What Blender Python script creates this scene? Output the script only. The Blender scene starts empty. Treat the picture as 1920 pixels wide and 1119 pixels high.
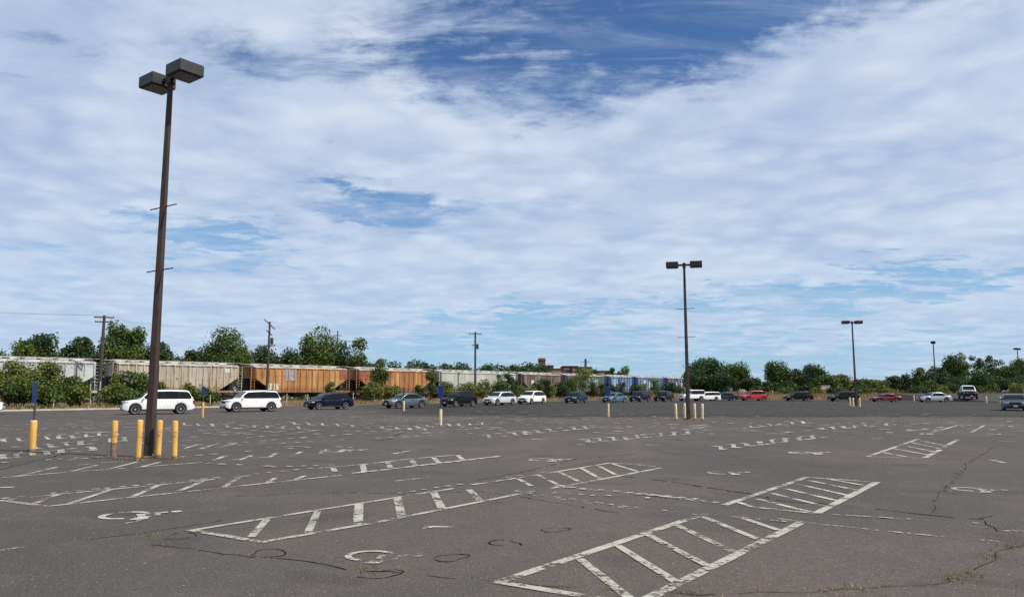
import bpy, bmesh, math, random
import numpy as np
from mathutils import Vector, Matrix

# ------------------------------------------------------------------ camera, sky, sun, exposure
SC = bpy.context.scene
COL = SC.collection
F_PX, EYE, HORIZON = 1450.0, 1.75, 732.0
PITCH = math.atan((HORIZON - 559.5) / F_PX)
CP, SP = math.cos(PITCH), math.sin(PITCH)

cam_data = bpy.data.cameras.new("camera")
cam_data.sensor_width = 36.0
cam_data.lens = F_PX / 1920.0 * 36.0
cam_data.clip_start = 0.05
cam_data.clip_end = 6000.0
cam = bpy.data.objects.new("camera", cam_data)
cam.location = (0, 0, EYE)
cam.rotation_euler = (math.pi / 2 + PITCH, 0, 0)
COL.objects.link(cam)
SC.camera = cam

SUN_AZ = Vector((0.92, -0.40)).normalized()
SUN_EL = math.radians(50)
SUN_DIR = Vector((SUN_AZ.x * math.cos(SUN_EL), SUN_AZ.y * math.cos(SUN_EL), math.sin(SUN_EL)))
sun_data = bpy.data.lights.new("sun", 'SUN')
sun_data.energy = 5.0
sun_data.angle = math.radians(0.6)
sun_data.color = (1.0, 0.94, 0.85)
sun = bpy.data.objects.new("sun", sun_data)
sun.rotation_euler = SUN_DIR.to_track_quat('Z', 'Y').to_euler()
sun.location = (0, 0, 60)
COL.objects.link(sun)

SC.view_settings.view_transform = 'Standard'
SC.view_settings.look = 'None'
SC.view_settings.exposure = 0.0
SC.view_settings.gamma = 1.0
SC.view_settings.use_curve_mapping = False
SC.cycles.use_denoising = False


def ray(px, py):
    a = (px - 960.0) / F_PX
    b = (559.5 - py) / F_PX
    return Vector((a, CP - b * SP, SP + b * CP))


def G(px, py, z=0.0):
    """ground point seen at a pixel of the photograph"""
    d = ray(px, py)
    t = (z - EYE) / d.z
    return Vector((d.x * t, d.y * t, z))


def P(px, py, Y):
    """point at depth Y on the line of sight of a pixel"""
    d = ray(px, py)
    t = Y / d.y
    return Vector((d.x * t, Y, EYE + d.z * t))


def az_el(px, py):
    d = ray(px, py).normalized()
    return math.atan2(d.x, d.y), math.asin(d.z)


# ------------------------------------------------------------------ node helpers
class NT:
    def __init__(self, tree):
        self.t = tree
        self.n = tree.nodes
        self.l = tree.links

    def add(self, kind, **kw):
        nd = self.n.new(kind)
        for k, v in kw.items():
            setattr(nd, k, v)
        return nd

    def put(self, sock, v):
        if v is None:
            return
        if isinstance(v, bpy.types.NodeSocket):
            self.l.new(v, sock)
        else:
            if isinstance(v, (tuple, list)) and len(v) == 3 and sock.type == 'RGBA':
                v = (*v, 1.0)
            sock.default_value = v

    def math(self, op, a, b=None, c=None, clamp=False):
        nd = self.add('ShaderNodeMath', operation=op, use_clamp=clamp)
        self.put(nd.inputs[0], a)
        self.put(nd.inputs[1], b)
        self.put(nd.inputs[2], c)
        return nd.outputs[0]

    def mix(self, f, a, b, blend='MIX'):
        nd = self.add('ShaderNodeMix', data_type='RGBA', blend_type=blend)
        self.put(nd.inputs[0], f)
        self.put(nd.inputs[6], a)
        self.put(nd.inputs[7], b)
        return nd.outputs[2]

    def noise(self, vec, scale, detail=4.0, rough=0.55, dist=0.0, col=False):
        nd = self.add('ShaderNodeTexNoise')
        self.put(nd.inputs['Vector'], vec)
        nd.inputs['Scale'].default_value = scale
        nd.inputs['Detail'].default_value = detail
        nd.inputs['Roughness'].default_value = rough
        nd.inputs['Distortion'].default_value = dist
        return nd.outputs['Color' if col else 'Fac']

    def ramp(self, f, lo, hi, a=0.0, b=1.0, smooth=True):
        nd = self.add('ShaderNodeMapRange', interpolation_type='SMOOTHSTEP' if smooth else 'LINEAR')
        self.put(nd.inputs[0], f)
        nd.inputs[1].default_value = lo
        nd.inputs[2].default_value = hi
        nd.inputs[3].default_value = a
        nd.inputs[4].default_value = b
        return nd.outputs[0]

    def mapping(self, vec, scale=(1, 1, 1), loc=(0, 0, 0), rot=(0, 0, 0)):
        nd = self.add('ShaderNodeMapping')
        self.put(nd.inputs['Vector'], vec)
        nd.inputs['Scale'].default_value = scale
        nd.inputs['Location'].default_value = loc
        nd.inputs['Rotation'].default_value = rot
        return nd.outputs[0]


# ------------------------------------------------------------------ sky
world = bpy.data.worlds.new("World")
SC.world = world
world.use_nodes = True
wt = NT(world.node_tree)
wt.n.clear()
sky = wt.add('ShaderNodeTexSky', sky_type='NISHITA')
sky.sun_disc = False
sky.sun_elevation = SUN_EL
sky.sun_rotation = math.atan2(SUN_DIR.x, SUN_DIR.y)
sky.altitude = 50
sky.air_density = 1.0
sky.dust_density = 0.2
sky.ozone_density = 3.0
tc = wt.add('ShaderNodeTexCoord').outputs['Generated']
sep = wt.add('ShaderNodeSeparateXYZ')
wt.put(sep.inputs[0], tc)
dx, dy, dz = sep.outputs
den = wt.math('ADD', wt.math('MAXIMUM', dz, 0.0), 0.11)
comb = wt.add('ShaderNodeCombineXYZ')
wt.put(comb.inputs[0], wt.math('DIVIDE', dx, den))
wt.put(comb.inputs[1], wt.math('DIVIDE', dy, den))
plane = comb.outputs[0]                       # where the line of sight meets the cloud sheet
azim = wt.math('ARCTAN2', dx, dy)
elev = wt.math('ARCSINE', dz)
# a wobble so that the cloud gaps get ragged outlines
wob = wt.noise(plane, 1.1, 5.0, 0.6, col=True)
wsep = wt.add('ShaderNodeSeparateColor')
wt.put(wsep.inputs[0], wob)
azw = wt.math('ADD', azim, wt.math('MULTIPLY', wt.math('SUBTRACT', wsep.outputs[0], 0.5), 0.30))
elw = wt.math('ADD', elev, wt.math('MULTIPLY', wt.math('SUBTRACT', wsep.outputs[1], 0.5), 0.11))
wob2 = wt.noise(wt.mapping(plane, (1, 1.3, 1), (2.2, 7.1, 3.3)), 4.2, 7.0, 0.65, 0.4, col=True)
wsep2 = wt.add('ShaderNodeSeparateColor')
wt.put(wsep2.inputs[0], wob2)
azw = wt.math('ADD', azw, wt.math('MULTIPLY', wt.math('SUBTRACT', wsep2.outputs[0], 0.5), 0.30))
elw = wt.math('ADD', elw, wt.math('MULTIPLY', wt.math('SUBTRACT', wsep2.outputs[1], 0.5), 0.16))
# openings in the cloud sheet: pixel centre, half sizes in px, tilt (px rise per px), strength
GAPS = [(1130, 75, 380, 110, 0.18, 0.58), (1480, 5, 560, 60, 0.08, 0.50), (1650, 50, 380, 60, 0.10, 0.20), (760, 110, 230, 70, 0.0, 0.22), (560, 118, 260, 50, -0.02, 0.36), (830, 75, 260, 80, 0.05, 0.26), (960, 10, 1100, 150, 0.0, 0.16), (1150, 20, 120, 40, 0.1, .2),
        (690, 372, 210, 42, 0.0, 0.72), (420, 440, 170, 42, -0.18, 0.75), (60, 85, 130, 40, 0.0, 0.30), (1000, 190, 190, 70, 0.1, 0.28),
        (1180, 575, 420, 26, 0.10, 0.72), (1650, 545, 330, 30, 0.16, 0.80), (960, 615, 150, 30, 0.0, 0.72),
        (780, 655, 180, 20, 0.10, 0.70), (1500, 655, 560, 22, 0.0, 0.60), (1150, 700, 700, 30, 0.0, 0.85), (300, 600, 260, 60, 0.0, 0.18),
        (60, 480, 140, 50, 0.0, 0.30), (1150, 395, 140, 26, 0.0, 0.12)]
gap = None
for (gx, gy, hw, hh, tilt, st) in GAPS:
    a0, e0 = az_el(gx, gy)
    sa = abs(az_el(gx + hw, gy)[0] - az_el(gx - hw, gy)[0]) / 2
    se = abs(az_el(gx, gy + hh)[1] - az_el(gx, gy - hh)[1]) / 2
    da = wt.math('SUBTRACT', azw, a0)
    de = wt.math('SUBTRACT', wt.math('SUBTRACT', elw, e0), wt.math('MULTIPLY', da, tilt))
    q = wt.math('ADD', wt.math('POWER', wt.math('DIVIDE', da, sa), 2.0), wt.math('POWER', wt.math('DIVIDE', de, se), 2.0))
    g = wt.math('MULTIPLY', wt.math('EXPONENT', wt.math('MULTIPLY', q, -1.0)), st)
    gap = g if gap is None else wt.math('ADD', gap, g)
big = wt.noise(wt.mapping(plane, (1, 1.0, 1), (3.1, 1.7, 0.0)), 0.75, 3.0, 0.5, 0.4)
mid = wt.noise(wt.mapping(plane, (1.0, 1.25, 1), (7.3, 2.2, 4.0), (0, 0, 0.35)), 2.6, 9.0, 0.62, 0.35)
fine = wt.noise(wt.mapping(plane, (1.0, 1.6, 1), (1.3, 9.2, 2.0), (0, 0, 0.5)), 9.0, 6.0, 0.6, 0.3)
dens = wt.math('ADD', wt.math('MULTIPLY', big, 0.30), wt.math('MULTIPLY', mid, 0.62))
dens = wt.math('ADD', dens, wt.math('MULTIPLY', fine, 0.14))
streak = wt.noise(wt.mapping(plane, (0.55, 2.2, 1), (9.7, 3.2, 6.0), (0, 0, 0.62)), 1.9, 8.0, 0.64, 0.7)
tuftn = wt.noise(wt.mapping(plane, (1, 1, 1), (0.7, 6.2, 3.0)), 4.6, 8.0, 0.66, 0.6)
rag = wt.math('ADD', wt.ramp(streak, 0.25, 0.75, 0.35, 1.20), wt.ramp(tuftn, 0.25, 0.75, -0.30, 0.30))
gap_r = wt.math('MULTIPLY', gap, rag)
dens = wt.math('ADD', dens, wt.math('MULTIPLY', gap_r, -0.60))
wisp = wt.noise(wt.mapping(plane, (0.7, 2.6, 1), (2.7, 5.2, 1.0), (0, 0, 0.75)), 2.2, 8.0, 0.66, 0.8)
wisp2 = wt.noise(wt.mapping(plane, (1, 1, 1), (5.7, 8.2, 1.0)), 5.5, 6.0, 0.65, 0.5)
dens = wt.math('ADD', dens, wt.ramp(gap, 0.05, 0.5, 0.055, 0.0))
cover = wt.ramp(wt.math('ADD', dens, wt.math('MULTIPLY', wt.math('SUBTRACT', tuftn, 0.5), 0.16)), 0.08, 0.53)
thin = wt.math('MULTIPLY', wt.ramp(wisp, 0.40, 0.78), wt.ramp(wisp2, 0.25, 0.70, 0.35, 0.8))
cover = wt.math('MAXIMUM', cover, thin)
# lighter and greyer lumps of the sheet itself
lump = wt.noise(wt.mapping(plane, (1.0, 1.2, 1), (4.4, 0.6, 8.0)), 1.7, 8.0, 0.62, 0.5)
tone = wt.ramp(wt.math('ADD', wt.math('MULTIPLY', lump, 0.75), wt.math('MULTIPLY', mid, 0.30)), 0.36, 0.68)
puff = wt.add('ShaderNodeTexVoronoi', feature='SMOOTH_F1')
pv = wt.add('ShaderNodeVectorMath', operation='MULTIPLY_ADD')
wt.put(pv.inputs[0], wob)
pv.inputs[1].default_value = (0.55, 0.55, 0.0)
wt.put(pv.inputs[2], wt.mapping(plane, (1, 1, 0)))
wt.put(puff.inputs['Vector'], pv.outputs[0])
puff.inputs['Scale'].default_value = 6.5
puff.inputs['Smoothness'].default_value = 0.8
tone = wt.math('ADD', wt.math('MULTIPLY', tone, 0.72), wt.ramp(puff.outputs['Distance'], 0.15, 0.70, 0.34, -0.10))
cloud_col = wt.mix(tone, (0.425, 0.535, 0.735), (0.670, 0.765, 0.890))
low = wt.ramp(elev, 0.02, 0.30)
cloud_col = wt.mix(low, wt.mix(0.45, cloud_col, (0.50, 0.66, 0.84)), cloud_col)
veil = wt.ramp(elev, -0.02, 0.42, 0.62, 0.0)
sky_col = wt.add('ShaderNodeVectorMath', operation='SCALE')
wt.put(sky_col.inputs[0], sky.outputs[0])
sky_col.inputs[3].default_value = 0.098
deep = wt.mix(1.0, sky_col.outputs[0], (0.62, 0.84, 1.10), 'MULTIPLY')
blue = wt.mix(veil, deep, (0.36, 0.62, 0.84))
final = wt.mix(wt.math('MULTIPLY', cover, 0.95), blue, cloud_col)
bg = wt.add('ShaderNodeBackground')
wt.put(bg.inputs[0], final)
bg.inputs[1].default_value = 1.0
wo = wt.add('ShaderNodeOutputWorld')
wt.l.new(bg.outputs[0], wo.inputs[0])


# ------------------------------------------------------------------ materials
MATS = {}


def material(name):
    m = bpy.data.materials.new(name)
    m.use_nodes = True
    t = NT(m.node_tree)
    bs = t.n['Principled BSDF']
    return m, t, bs


def plain(name, color, rough=0.6, metal=0.0, var=0.12, scale=3.0, coat=0.0, bump=0.0, spec=0.5):
    """one colour with uneven tone and gloss"""
    if name in MATS:
        return MATS[name]
    m, t, bs = material(name)
    co = t.add('ShaderNodeTexCoord').outputs['Object']
    n = t.noise(co, scale, 5.0, 0.6)
    dark = tuple(c * (1 - var * 1.6) for c in color)
    lite = tuple(min(1.0, c * (1 + var)) for c in color)
    t.put(bs.inputs['Base Color'], t.mix(t.ramp(n, 0.3, 0.7), dark, lite))
    t.put(bs.inputs['Roughness'], t.ramp(n, 0.3, 0.7, max(0.02, rough - 0.06), min(1.0, rough + 0.06)))
    bs.inputs['Metallic'].default_value = metal
    bs.inputs['Coat Weight'].default_value = coat
    bs.inputs['Coat Roughness'].default_value = 0.06
    bs.inputs['Specular IOR Level'].default_value = spec
    if bump:
        b = t.add('ShaderNodeBump')
        b.inputs['Strength'].default_value = bump
        b.inputs['Distance'].default_value = 0.02
        t.put(b.inputs['Height'], t.noise(co, scale * 6, 4.0))
        t.put(bs.inputs['Normal'], b.outputs[0])
    MATS[name] = m
    return m


def asphalt(name, tint_a, tint_b, seed, speck=0.5, patchy=False):
    m, t, bs = material(name)
    co = t.add('ShaderNodeTexCoord').outputs['Object']
    c2 = t.mapping(co, loc=(seed * 3.1, seed * 1.7, 0))
    patch = t.noise(c2, 0.16, 5.0, 0.62, 0.6)
    streak = t.noise(t.mapping(c2, (0.35, 0.08, 1), rot=(0, 0, 0.62)), 1.0, 5.0, 0.6)
    base = t.mix(t.ramp(patch, 0.42, 0.58), tint_a, tint_b)
    old = t.noise(t.mapping(c2, (.05, .03, 1), rot=(0, 0, .6)), 1.0, 4.0, .6)
    base = t.mix(t.ramp(old, .42, .60, 0, .45), base, tuple(c * .66 for c in tint_b))
    base = t.mix(t.ramp(streak, 0.36, 0.70, 0.0, 0.42), base, tuple(c * 0.70 for c in tint_b))
    # worn, chalky areas and darker damp-looking old oil spots
    worn = t.noise(c2, 0.9, 6.0, 0.65)
    base = t.mix(t.ramp(worn, 0.52, 0.74, 0.0, 0.35), base, tuple(min(1, c * 1.45) for c in tint_a))
    oil = t.noise(c2, 0.62, 2.5, 0.5, 0.3)
    base = t.mix(t.ramp(oil, 0.585, 0.68, 0.0, 0.55), base, tuple(c * 0.45 for c in tint_a))
    # stone chips of the wearing course
    chips = t.noise(c2, 42.0, 2.0, 0.8)
    base = t.mix(t.ramp(chips, 0.56, 0.70, 0.0, speck), base, tuple(min(1, c * 3.0) for c in tint_a))
    base = t.mix(t.ramp(chips, 0.46, 0.32, 0.0, speck), base, tuple(c * 0.30 for c in tint_a))
    grit = t.noise(c2, 9.0, 5.0, 0.75)
    base = t.mix(t.ramp(grit, 0.40, 0.62, 0.0, 0.45), base, tuple(c * 0.60 for c in tint_a))
    stones = t.noise(c2, 19.0, 1.0, 0.6)
    base = t.mix(t.ramp(stones, 0.70, 0.77, 0.0, 0.55), base, (0.30, 0.28, 0.25))
    base = t.mix(t.ramp(stones, 0.31, 0.25, 0.0, 0.75), base, tuple(c * 0.25 for c in tint_a))
    t.put(bs.inputs['Base Color'], base)
    bs.inputs['Roughness'].default_value = 0.92
    bs.inputs['Specular IOR Level'].default_value = 0.25
    b = t.add('ShaderNodeBump')
    b.inputs['Strength'].default_value = 0.5
    b.inputs['Distance'].default_value = 0.012
    t.put(b.inputs['Height'], t.math('ADD', t.math('MULTIPLY', chips, 0.5), t.math('MULTIPLY', worn, 1.0)))
    t.put(bs.inputs['Normal'], b.outputs[0])
    if patchy:      # worn through in blotches where little of it is left
        at = t.add('ShaderNodeAttribute', attribute_name='cover')
        blot = t.noise(t.mapping(c2, (.25, .6, 1)), 1.0, 6.0, 0.65)
        keep = t.ramp(t.math('ADD', at.outputs['Fac'], t.math('MULTIPLY', t.math('SUBTRACT', blot, 0.5), 0.9)), 0.25, 0.85)
        tr = t.add('ShaderNodeBsdfTransparent')
        mx = t.add('ShaderNodeMixShader')
        t.put(mx.inputs[0], keep)
        t.l.new(tr.outputs[0], mx.inputs[1])
        t.l.new(bs.outputs[0], mx.inputs[2])
        t.l.new(mx.outputs[0], t.n['Material Output'].inputs[0])
    return m


def paint(name, color, lo, hi, fine=16.0):
    """road paint worn through to the asphalt below"""
    m, t, bs = material(name)
    co = t.add('ShaderNodeTexCoord').outputs['Object']
    n = t.math('ADD', t.math('MULTIPLY', t.noise(co, 2.2, 4.0, 0.6), 0.5), t.math('MULTIPLY', t.noise(co, fine, 5.0, 0.75), 0.5))
    n = t.math('ADD', n, t.math('MULTIPLY', t.math('SUBTRACT', t.noise(co, 0.33, 3.0, 0.5), 0.5), 0.22))
    keep = t.ramp(n, lo, hi)
    t.put(bs.inputs['Base Color'], t.mix(t.noise(co, 5.0, 5.0, 0.6), tuple(c * 0.70 for c in color), color))
    bs.inputs['Roughness'].default_value = 0.8
    tr = t.add('ShaderNodeBsdfTransparent')
    mx = t.add('ShaderNodeMixShader')
    t.put(mx.inputs[0], keep)
    t.l.new(tr.outputs[0], mx.inputs[1])
    t.l.new(bs.outputs[0], mx.inputs[2])
    t.l.new(mx.outputs[0], t.n['Material Output'].inputs[0])
    return m


def leafy(name, dark, lite, trans=0.25):
    m, t, bs = material(name)
    gi = t.add('ShaderNodeNewGeometry').outputs['Random Per Island']
    co = t.add('ShaderNodeTexCoord').outputs['Object']
    n = t.noise(co, 0.45, 3.0)
    f = t.math('ADD', t.math('MULTIPLY', gi, 0.6), t.ramp(n, 0.35, 0.65, 0.0, 0.4))
    c = t.mix(f, dark, lite)
    t.put(bs.inputs['Base Color'], c)
    bs.inputs['Roughness'].default_value = 0.55
    bs.inputs['Specular IOR Level'].default_value = 0.3
    tl = t.add('ShaderNodeBsdfTranslucent')
    t.put(tl.inputs[0], c)
    mx = t.add('ShaderNodeMixShader')
    mx.inputs[0].default_value = trans
    t.l.new(bs.outputs[0], mx.inputs[1])
    t.l.new(tl.outputs[0], mx.inputs[2])
    t.l.new(mx.outputs[0], t.n['Material Output'].inputs[0])
    return m


def rusted(name, base, alt, rust, amount, seed):
    """weathered wagon paint: streaks run down the side, rust gathers in spots"""
    m, t, bs = material(name)
    co = t.add('ShaderNodeTexCoord').outputs['Object']
    c = t.mapping(co, loc=(seed * 5.3, 0, seed))
    run = t.noise(t.mapping(c, (2.6, 1, 0.22)), 1.0, 6.0, 0.65)
    panel = t.noise(t.mapping(c, (0.55, 1, 0.12)), 1.0, 3.0, 0.5)
    spot = t.noise(c, 1.6, 7.0, 0.7, 0.4)
    col = t.mix(t.ramp(panel, 0.36, 0.62), base, alt)
    col = t.mix(t.ramp(run, 0.50, 0.68, 0.0, amount), col, rust)
    col = t.mix(t.ramp(spot, 0.60, 0.72, 0.0, amount), col, tuple(k * 0.5 for k in rust))
    col = t.mix(t.ramp(t.noise(c, 9.0, 5.0), 0.4, 0.7, 0.0, 0.30), col, tuple(k * 0.45 for k in alt))
    thin = t.noise(t.mapping(c, (7.0, 1, 0.10)), 1.0, 4.0, 0.7)
    col = t.mix(t.ramp(thin, 0.56, 0.66, 0.0, amount), col, tuple(k * 0.7 for k in rust))
    hz = t.add('ShaderNodeSeparateXYZ')
    t.put(hz.inputs[0], co)
    foot = t.math('ADD', t.ramp(hz.outputs[2], 2.2, 1.2, 0.0, 0.6), t.math('MULTIPLY', t.math('SUBTRACT', spot, 0.5), 1.2))
    col = t.mix(t.ramp(foot, 0.15, 0.8, 0.0, amount * .8), col, tuple(k * 0.8 for k in rust))
    t.put(bs.inputs['Base Color'], col)
    bs.inputs['Roughness'].default_value = 0.72
    bs.inputs['Specular IOR Level'].default_value = 0.3
    return m


def earth(name, cols, seed, bump=0.6):
    m, t, bs = material(name)
    co = t.add('ShaderNodeTexCoord').outputs['Object']
    c = t.mapping(co, loc=(seed * 7.7, seed, 0))
    a = t.noise(c, 0.22, 6.0, 0.65)
    b = t.noise(c, 1.7, 6.0, 0.7)
    col = t.mix(t.ramp(a, 0.36, 0.62), cols[0], cols[1])
    col = t.mix(t.ramp(b, 0.48, 0.68, 0.0, 0.8), col, cols[2])
    t.put(bs.inputs['Base Color'], col)
    bs.inputs['Roughness'].default_value = 0.95
    bs.inputs['Specular IOR Level'].default_value = 0.1
    bp = t.add('ShaderNodeBump')
    bp.inputs['Strength'].default_value = bump
    bp.inputs['Distance'].default_value = 0.08
    t.put(bp.inputs['Height'], t.noise(c, 4.0, 6.0, 0.7))
    t.put(bs.inputs['Normal'], bp.outputs[0])
    return m


# ------------------------------------------------------------------ objects
def link(o, parent=None):
    COL.objects.link(o)
    if parent is not None:
        o.parent = parent
    return o


def tag(o, label=None, category=None, group=None, kind=None):
    if label:
        o['label'] = label
    if category:
        o['category'] = category
    if group:
        o['group'] = group
    if kind:
        o['kind'] = kind
    return o


def empty(name, loc=(0, 0, 0), rz=0.0):
    o = bpy.data.objects.new(name, None)
    o.location = loc
    o.rotation_euler = (0, 0, rz)
    o.empty_display_size = 0.2
    return link(o)


def mesh_obj(name, verts, faces, mat, parent=None, smooth=False):
    me = bpy.data.meshes.new(name)
    me.from_pydata([tuple(v) for v in verts], [], faces)
    me.validate()
    if smooth:
        me.shade_smooth()
        me.set_sharp_from_angle(angle=math.radians(38))
    me.materials.append(mat)
    return link(bpy.data.objects.new(name, me), parent)


def share(name, data, parent=None, loc=(0, 0, 0), rot=(0, 0, 0), scale=(1, 1, 1)):
    o = bpy.data.objects.new(name, data)
    o.location = loc
    o.rotation_euler = rot
    o.scale = scale
    return link(o, parent)


class MB:
    """gathers verts and faces of one piece"""

    def __init__(self):
        self.v, self.f = [], []

    def add(self, vs, fs):
        k = len(self.v)
        self.v += [Vector(p) for p in vs]
        self.f += [tuple(i + k for i in q) for q in fs]
        return self

    def box(self, c, s, rz=0.0, bevel=0.0):
        hx, hy, hz = s[0] / 2, s[1] / 2, s[2] / 2
        b = min(bevel, hx * 0.9, hy * 0.9, hz * 0.9)
        M = Matrix.Rotation(rz, 3, 'Z')
        c = Vector(c)
        if b <= 0:
            vs = [(x, y, z) for z in (-hz, hz) for y in (-hy, hy) for x in (-hx, hx)]
            fs = [(0, 2, 3, 1), (4, 5, 7, 6), (0, 1, 5, 4), (2, 6, 7, 3), (0, 4, 6, 2), (1, 3, 7, 5)]
        else:
            def ring(x, y, q, z):
                return [(-x + q, -y, z), (x - q, -y, z), (x, -y + q, z), (x, y - q, z), (x - q, y, z), (-x + q, y, z), (-x, y - q, z), (-x, -y + q, z)]
            vs = ring(hx - b, hy - b, b * 0.5, -hz) + ring(hx, hy, b, -hz + b) + ring(hx, hy, b, hz - b) + ring(hx - b, hy - b, b * 0.5, hz)
            fs = [tuple(range(7, -1, -1)), tuple(range(24, 32))]
            for r in range(3):
                for i in range(8):
                    j = (i + 1) % 8
                    fs.append((r * 8 + i, r * 8 + j, r * 8 + 8 + j, r * 8 + 8 + i))
        return self.add([c + M @ Vector(p) for p in vs], fs)

    def tube(self, pts, rads, n=8, caps=True):
        pts = [Vector(p) for p in pts]
        vs, fs = [], []
        for i, p in enumerate(pts):
            d = (pts[min(i + 1, len(pts) - 1)] - pts[max(i - 1, 0)]).normalized()
            a = d.orthogonal().normalized() if abs(d.z) < 0.95 else Vector((1, 0, 0))
            a = (a - d * a.dot(d)).normalized()
            b = d.cross(a)
            for k in range(n):
                t = 2 * math.pi * k / n
                vs.append(p + (a * math.cos(t) + b * math.sin(t)) * rads[i])
        for i in range(len(pts) - 1):
            for k in range(n):
                j = (k + 1) % n
                fs.append((i * n + k, i * n + j, (i + 1) * n + j, (i + 1) * n + k))
        if caps:
            fs.append(tuple(range(n - 1, -1, -1)))
            fs.append(tuple(range((len(pts) - 1) * n, len(pts) * n)))
        return self.add(vs, fs)

    def lathe(self, prof, n=16, c=(0, 0, 0), axis='Z'):
        """prof: (radius, height) pairs from one end to the other"""
        c = Vector(c)
        vs, fs = [], []
        for (r, h) in prof:
            for k in range(n):
                t = 2 * math.pi * k / n
                x, y = r * math.cos(t), r * math.sin(t)
                vs.append(c + (Vector((x, y, h)) if axis == 'Z' else Vector((x, h, y)) if axis == 'Y' else Vector((h, x, y))))
        for i in range(len(prof) - 1):
            for k in range(n):
                j = (k + 1) % n
                fs.append((i * n + k, i * n + j, (i + 1) * n + j, (i + 1) * n + k))
        fs.append(tuple(range(n - 1, -1, -1)))
        fs.append(tuple(range((len(prof) - 1) * n, len(prof) * n)))
        return self.add(vs, fs)

    def prism(self, poly, lo, hi, axis='Y'):
        """polygon in the plane across AXIS, drawn out from lo to hi"""
        n = len(poly)
        put = {'Y': lambda a, b, h: (a, h, b), 'Z': lambda a, b, h: (a, b, h), 'X': lambda a, b, h: (h, a, b)}[axis]
        vs = [put(a, b, lo) for a, b in poly] + [put(a, b, hi) for a, b in poly]
        fs = [tuple(range(n)), tuple(range(2 * n - 1, n - 1, -1))]
        fs += [(i, n + i, n + (i + 1) % n, (i + 1) % n) for i in range(n)]
        return self.add(vs, fs)

    def build(self, name, mat, parent=None, smooth=False):
        me = bpy.data.meshes.new(name)
        me.from_pydata([tuple(v) for v in self.v], [], self.f)
        bm = bmesh.new()
        bm.from_mesh(me)
        bmesh.ops.recalc_face_normals(bm, faces=bm.faces)
        bm.to_mesh(me)
        bm.free()
        if smooth:
            me.shade_smooth()
            me.set_sharp_from_angle(angle=math.radians(40))
        me.materials.append(mat)
        return link(bpy.data.objects.new(name, me), parent)


def quads_obj(name, V, mat, parent=None, nv=4):
    """V: (n, nv, 3) separate little faces as one mesh"""
    n = V.shape[0]
    me = bpy.data.meshes.new(name)
    me.vertices.add(n * nv)
    me.vertices.foreach_set('co', V.astype(np.float32).reshape(-1))
    me.loops.add(n * nv)
    me.loops.foreach_set('vertex_index', np.arange(n * nv, dtype=np.int32))
    me.polygons.add(n)
    me.polygons.foreach_set('loop_start', np.arange(0, n * nv, nv, dtype=np.int32))
    me.update(calc_edges=True)
    me.materials.append(mat)
    return link(bpy.data.objects.new(name, me), parent)


M_LAMP = plain('dark_bronze_lamp_housing', (0.016, 0.015, 0.014), 0.5, 0.0, 0.2, 2.0)
M_LENS = plain('dull_lamp_lens', (0.07, 0.065, 0.055), 0.35, 0.0, 0.2, 3.0)


def chipped(name, col, under, amount, seed):
    """old post paint, chipped and scraped down to what lies beneath"""
    m, t, bs = material(name)
    co = t.add('ShaderNodeTexCoord').outputs['Object']
    c = t.mapping(co, loc=(seed, seed * 2.0, 0))
    grime = t.noise(t.mapping(c, (4, 4, 1.2)), 1.0, 5.0, .6)
    chip = t.noise(c, 9.0, 6.0, .7, .4)
    k = t.mix(t.ramp(grime, .35, .7), col, tuple(q * .62 for q in col))
    t.put(bs.inputs['Base Color'], t.mix(t.ramp(chip, .60, .66, 0, amount), k, under))
    bs.inputs['Roughness'].default_value = .72
    bs.inputs['Specular IOR Level'].default_value = .25
    return m


M_YELLOW = chipped('faded_yellow_paint', (0.76, 0.43, 0.105), (0.22, 0.13, 0.07), .8, 1)
M_STEEL_BROWN = chipped('brown_painted_steel', (0.062, 0.040, 0.035), (0.028, 0.020, 0.018), .8, 4)
M_RUSTBASE = plain('rusty_dirty_base', (0.22, 0.15, 0.09), 0.9, 0.0, 0.35, 8.0, bump=0.4)
M_CONCRETE = plain('pale_concrete', (0.46, 0.44, 0.40), 0.9, 0.0, 0.15, 2.5, bump=0.3)
M_BLUE = plain('blue_sign_sheet', (0.012, 0.050, 0.27), 0.45, 0.0, 0.15, 4.0)
M_GALV = plain('galvanised_post', (0.10, 0.10, 0.095), 0.5, 0.6, 0.2, 6.0)
M_PALEPOST = plain('weathered_pale_post', (0.50, 0.46, 0.38), 0.85, 0.0, 0.2, 5.0)
M_WOODPOLE = plain('dark_timber_pole', (0.065, 0.048, 0.038), 0.9, 0.0, 0.3, 4.0)
M_TYRE = plain('tyre_rubber', (0.018, 0.018, 0.019), 0.85, 0.0, 0.15, 6.0)
M_RIM = plain('alloy_rim', (0.55, 0.56, 0.57), 0.4, 0.15, 0.08, 6.0)
M_GLASS = plain('dark_car_glass', (0.006, 0.008, 0.009), 0.04, 0.0, 0.1, 2.0, spec=0.32)
M_TRIM = plain('black_plastic_trim', (0.020, 0.020, 0.022), 0.55, 0.0, 0.15, 6.0)
M_HEADLIGHT = plain('headlight_glass', (0.62, 0.64, 0.66), 0.08, 0.15, 0.06, 5.0, coat=0.8)
M_TAIL = plain('red_tail_lens', (0.34, 0.012, 0.012), 0.15, 0.0, 0.1, 5.0, coat=0.6)
M_PLATE = plain('licence_plate', (0.62, 0.63, 0.64), 0.4, 0.0, 0.05, 5.0)
M_UNDER = plain('dark_undercarriage', (0.030, 0.027, 0.024), 0.8, 0.0, 0.3, 3.0)
M_TAR = plain('crack_sealing_tar', (0.016, 0.013, 0.011), 0.95, 0.0, 0.3, 4.0, spec=.05)
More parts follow.
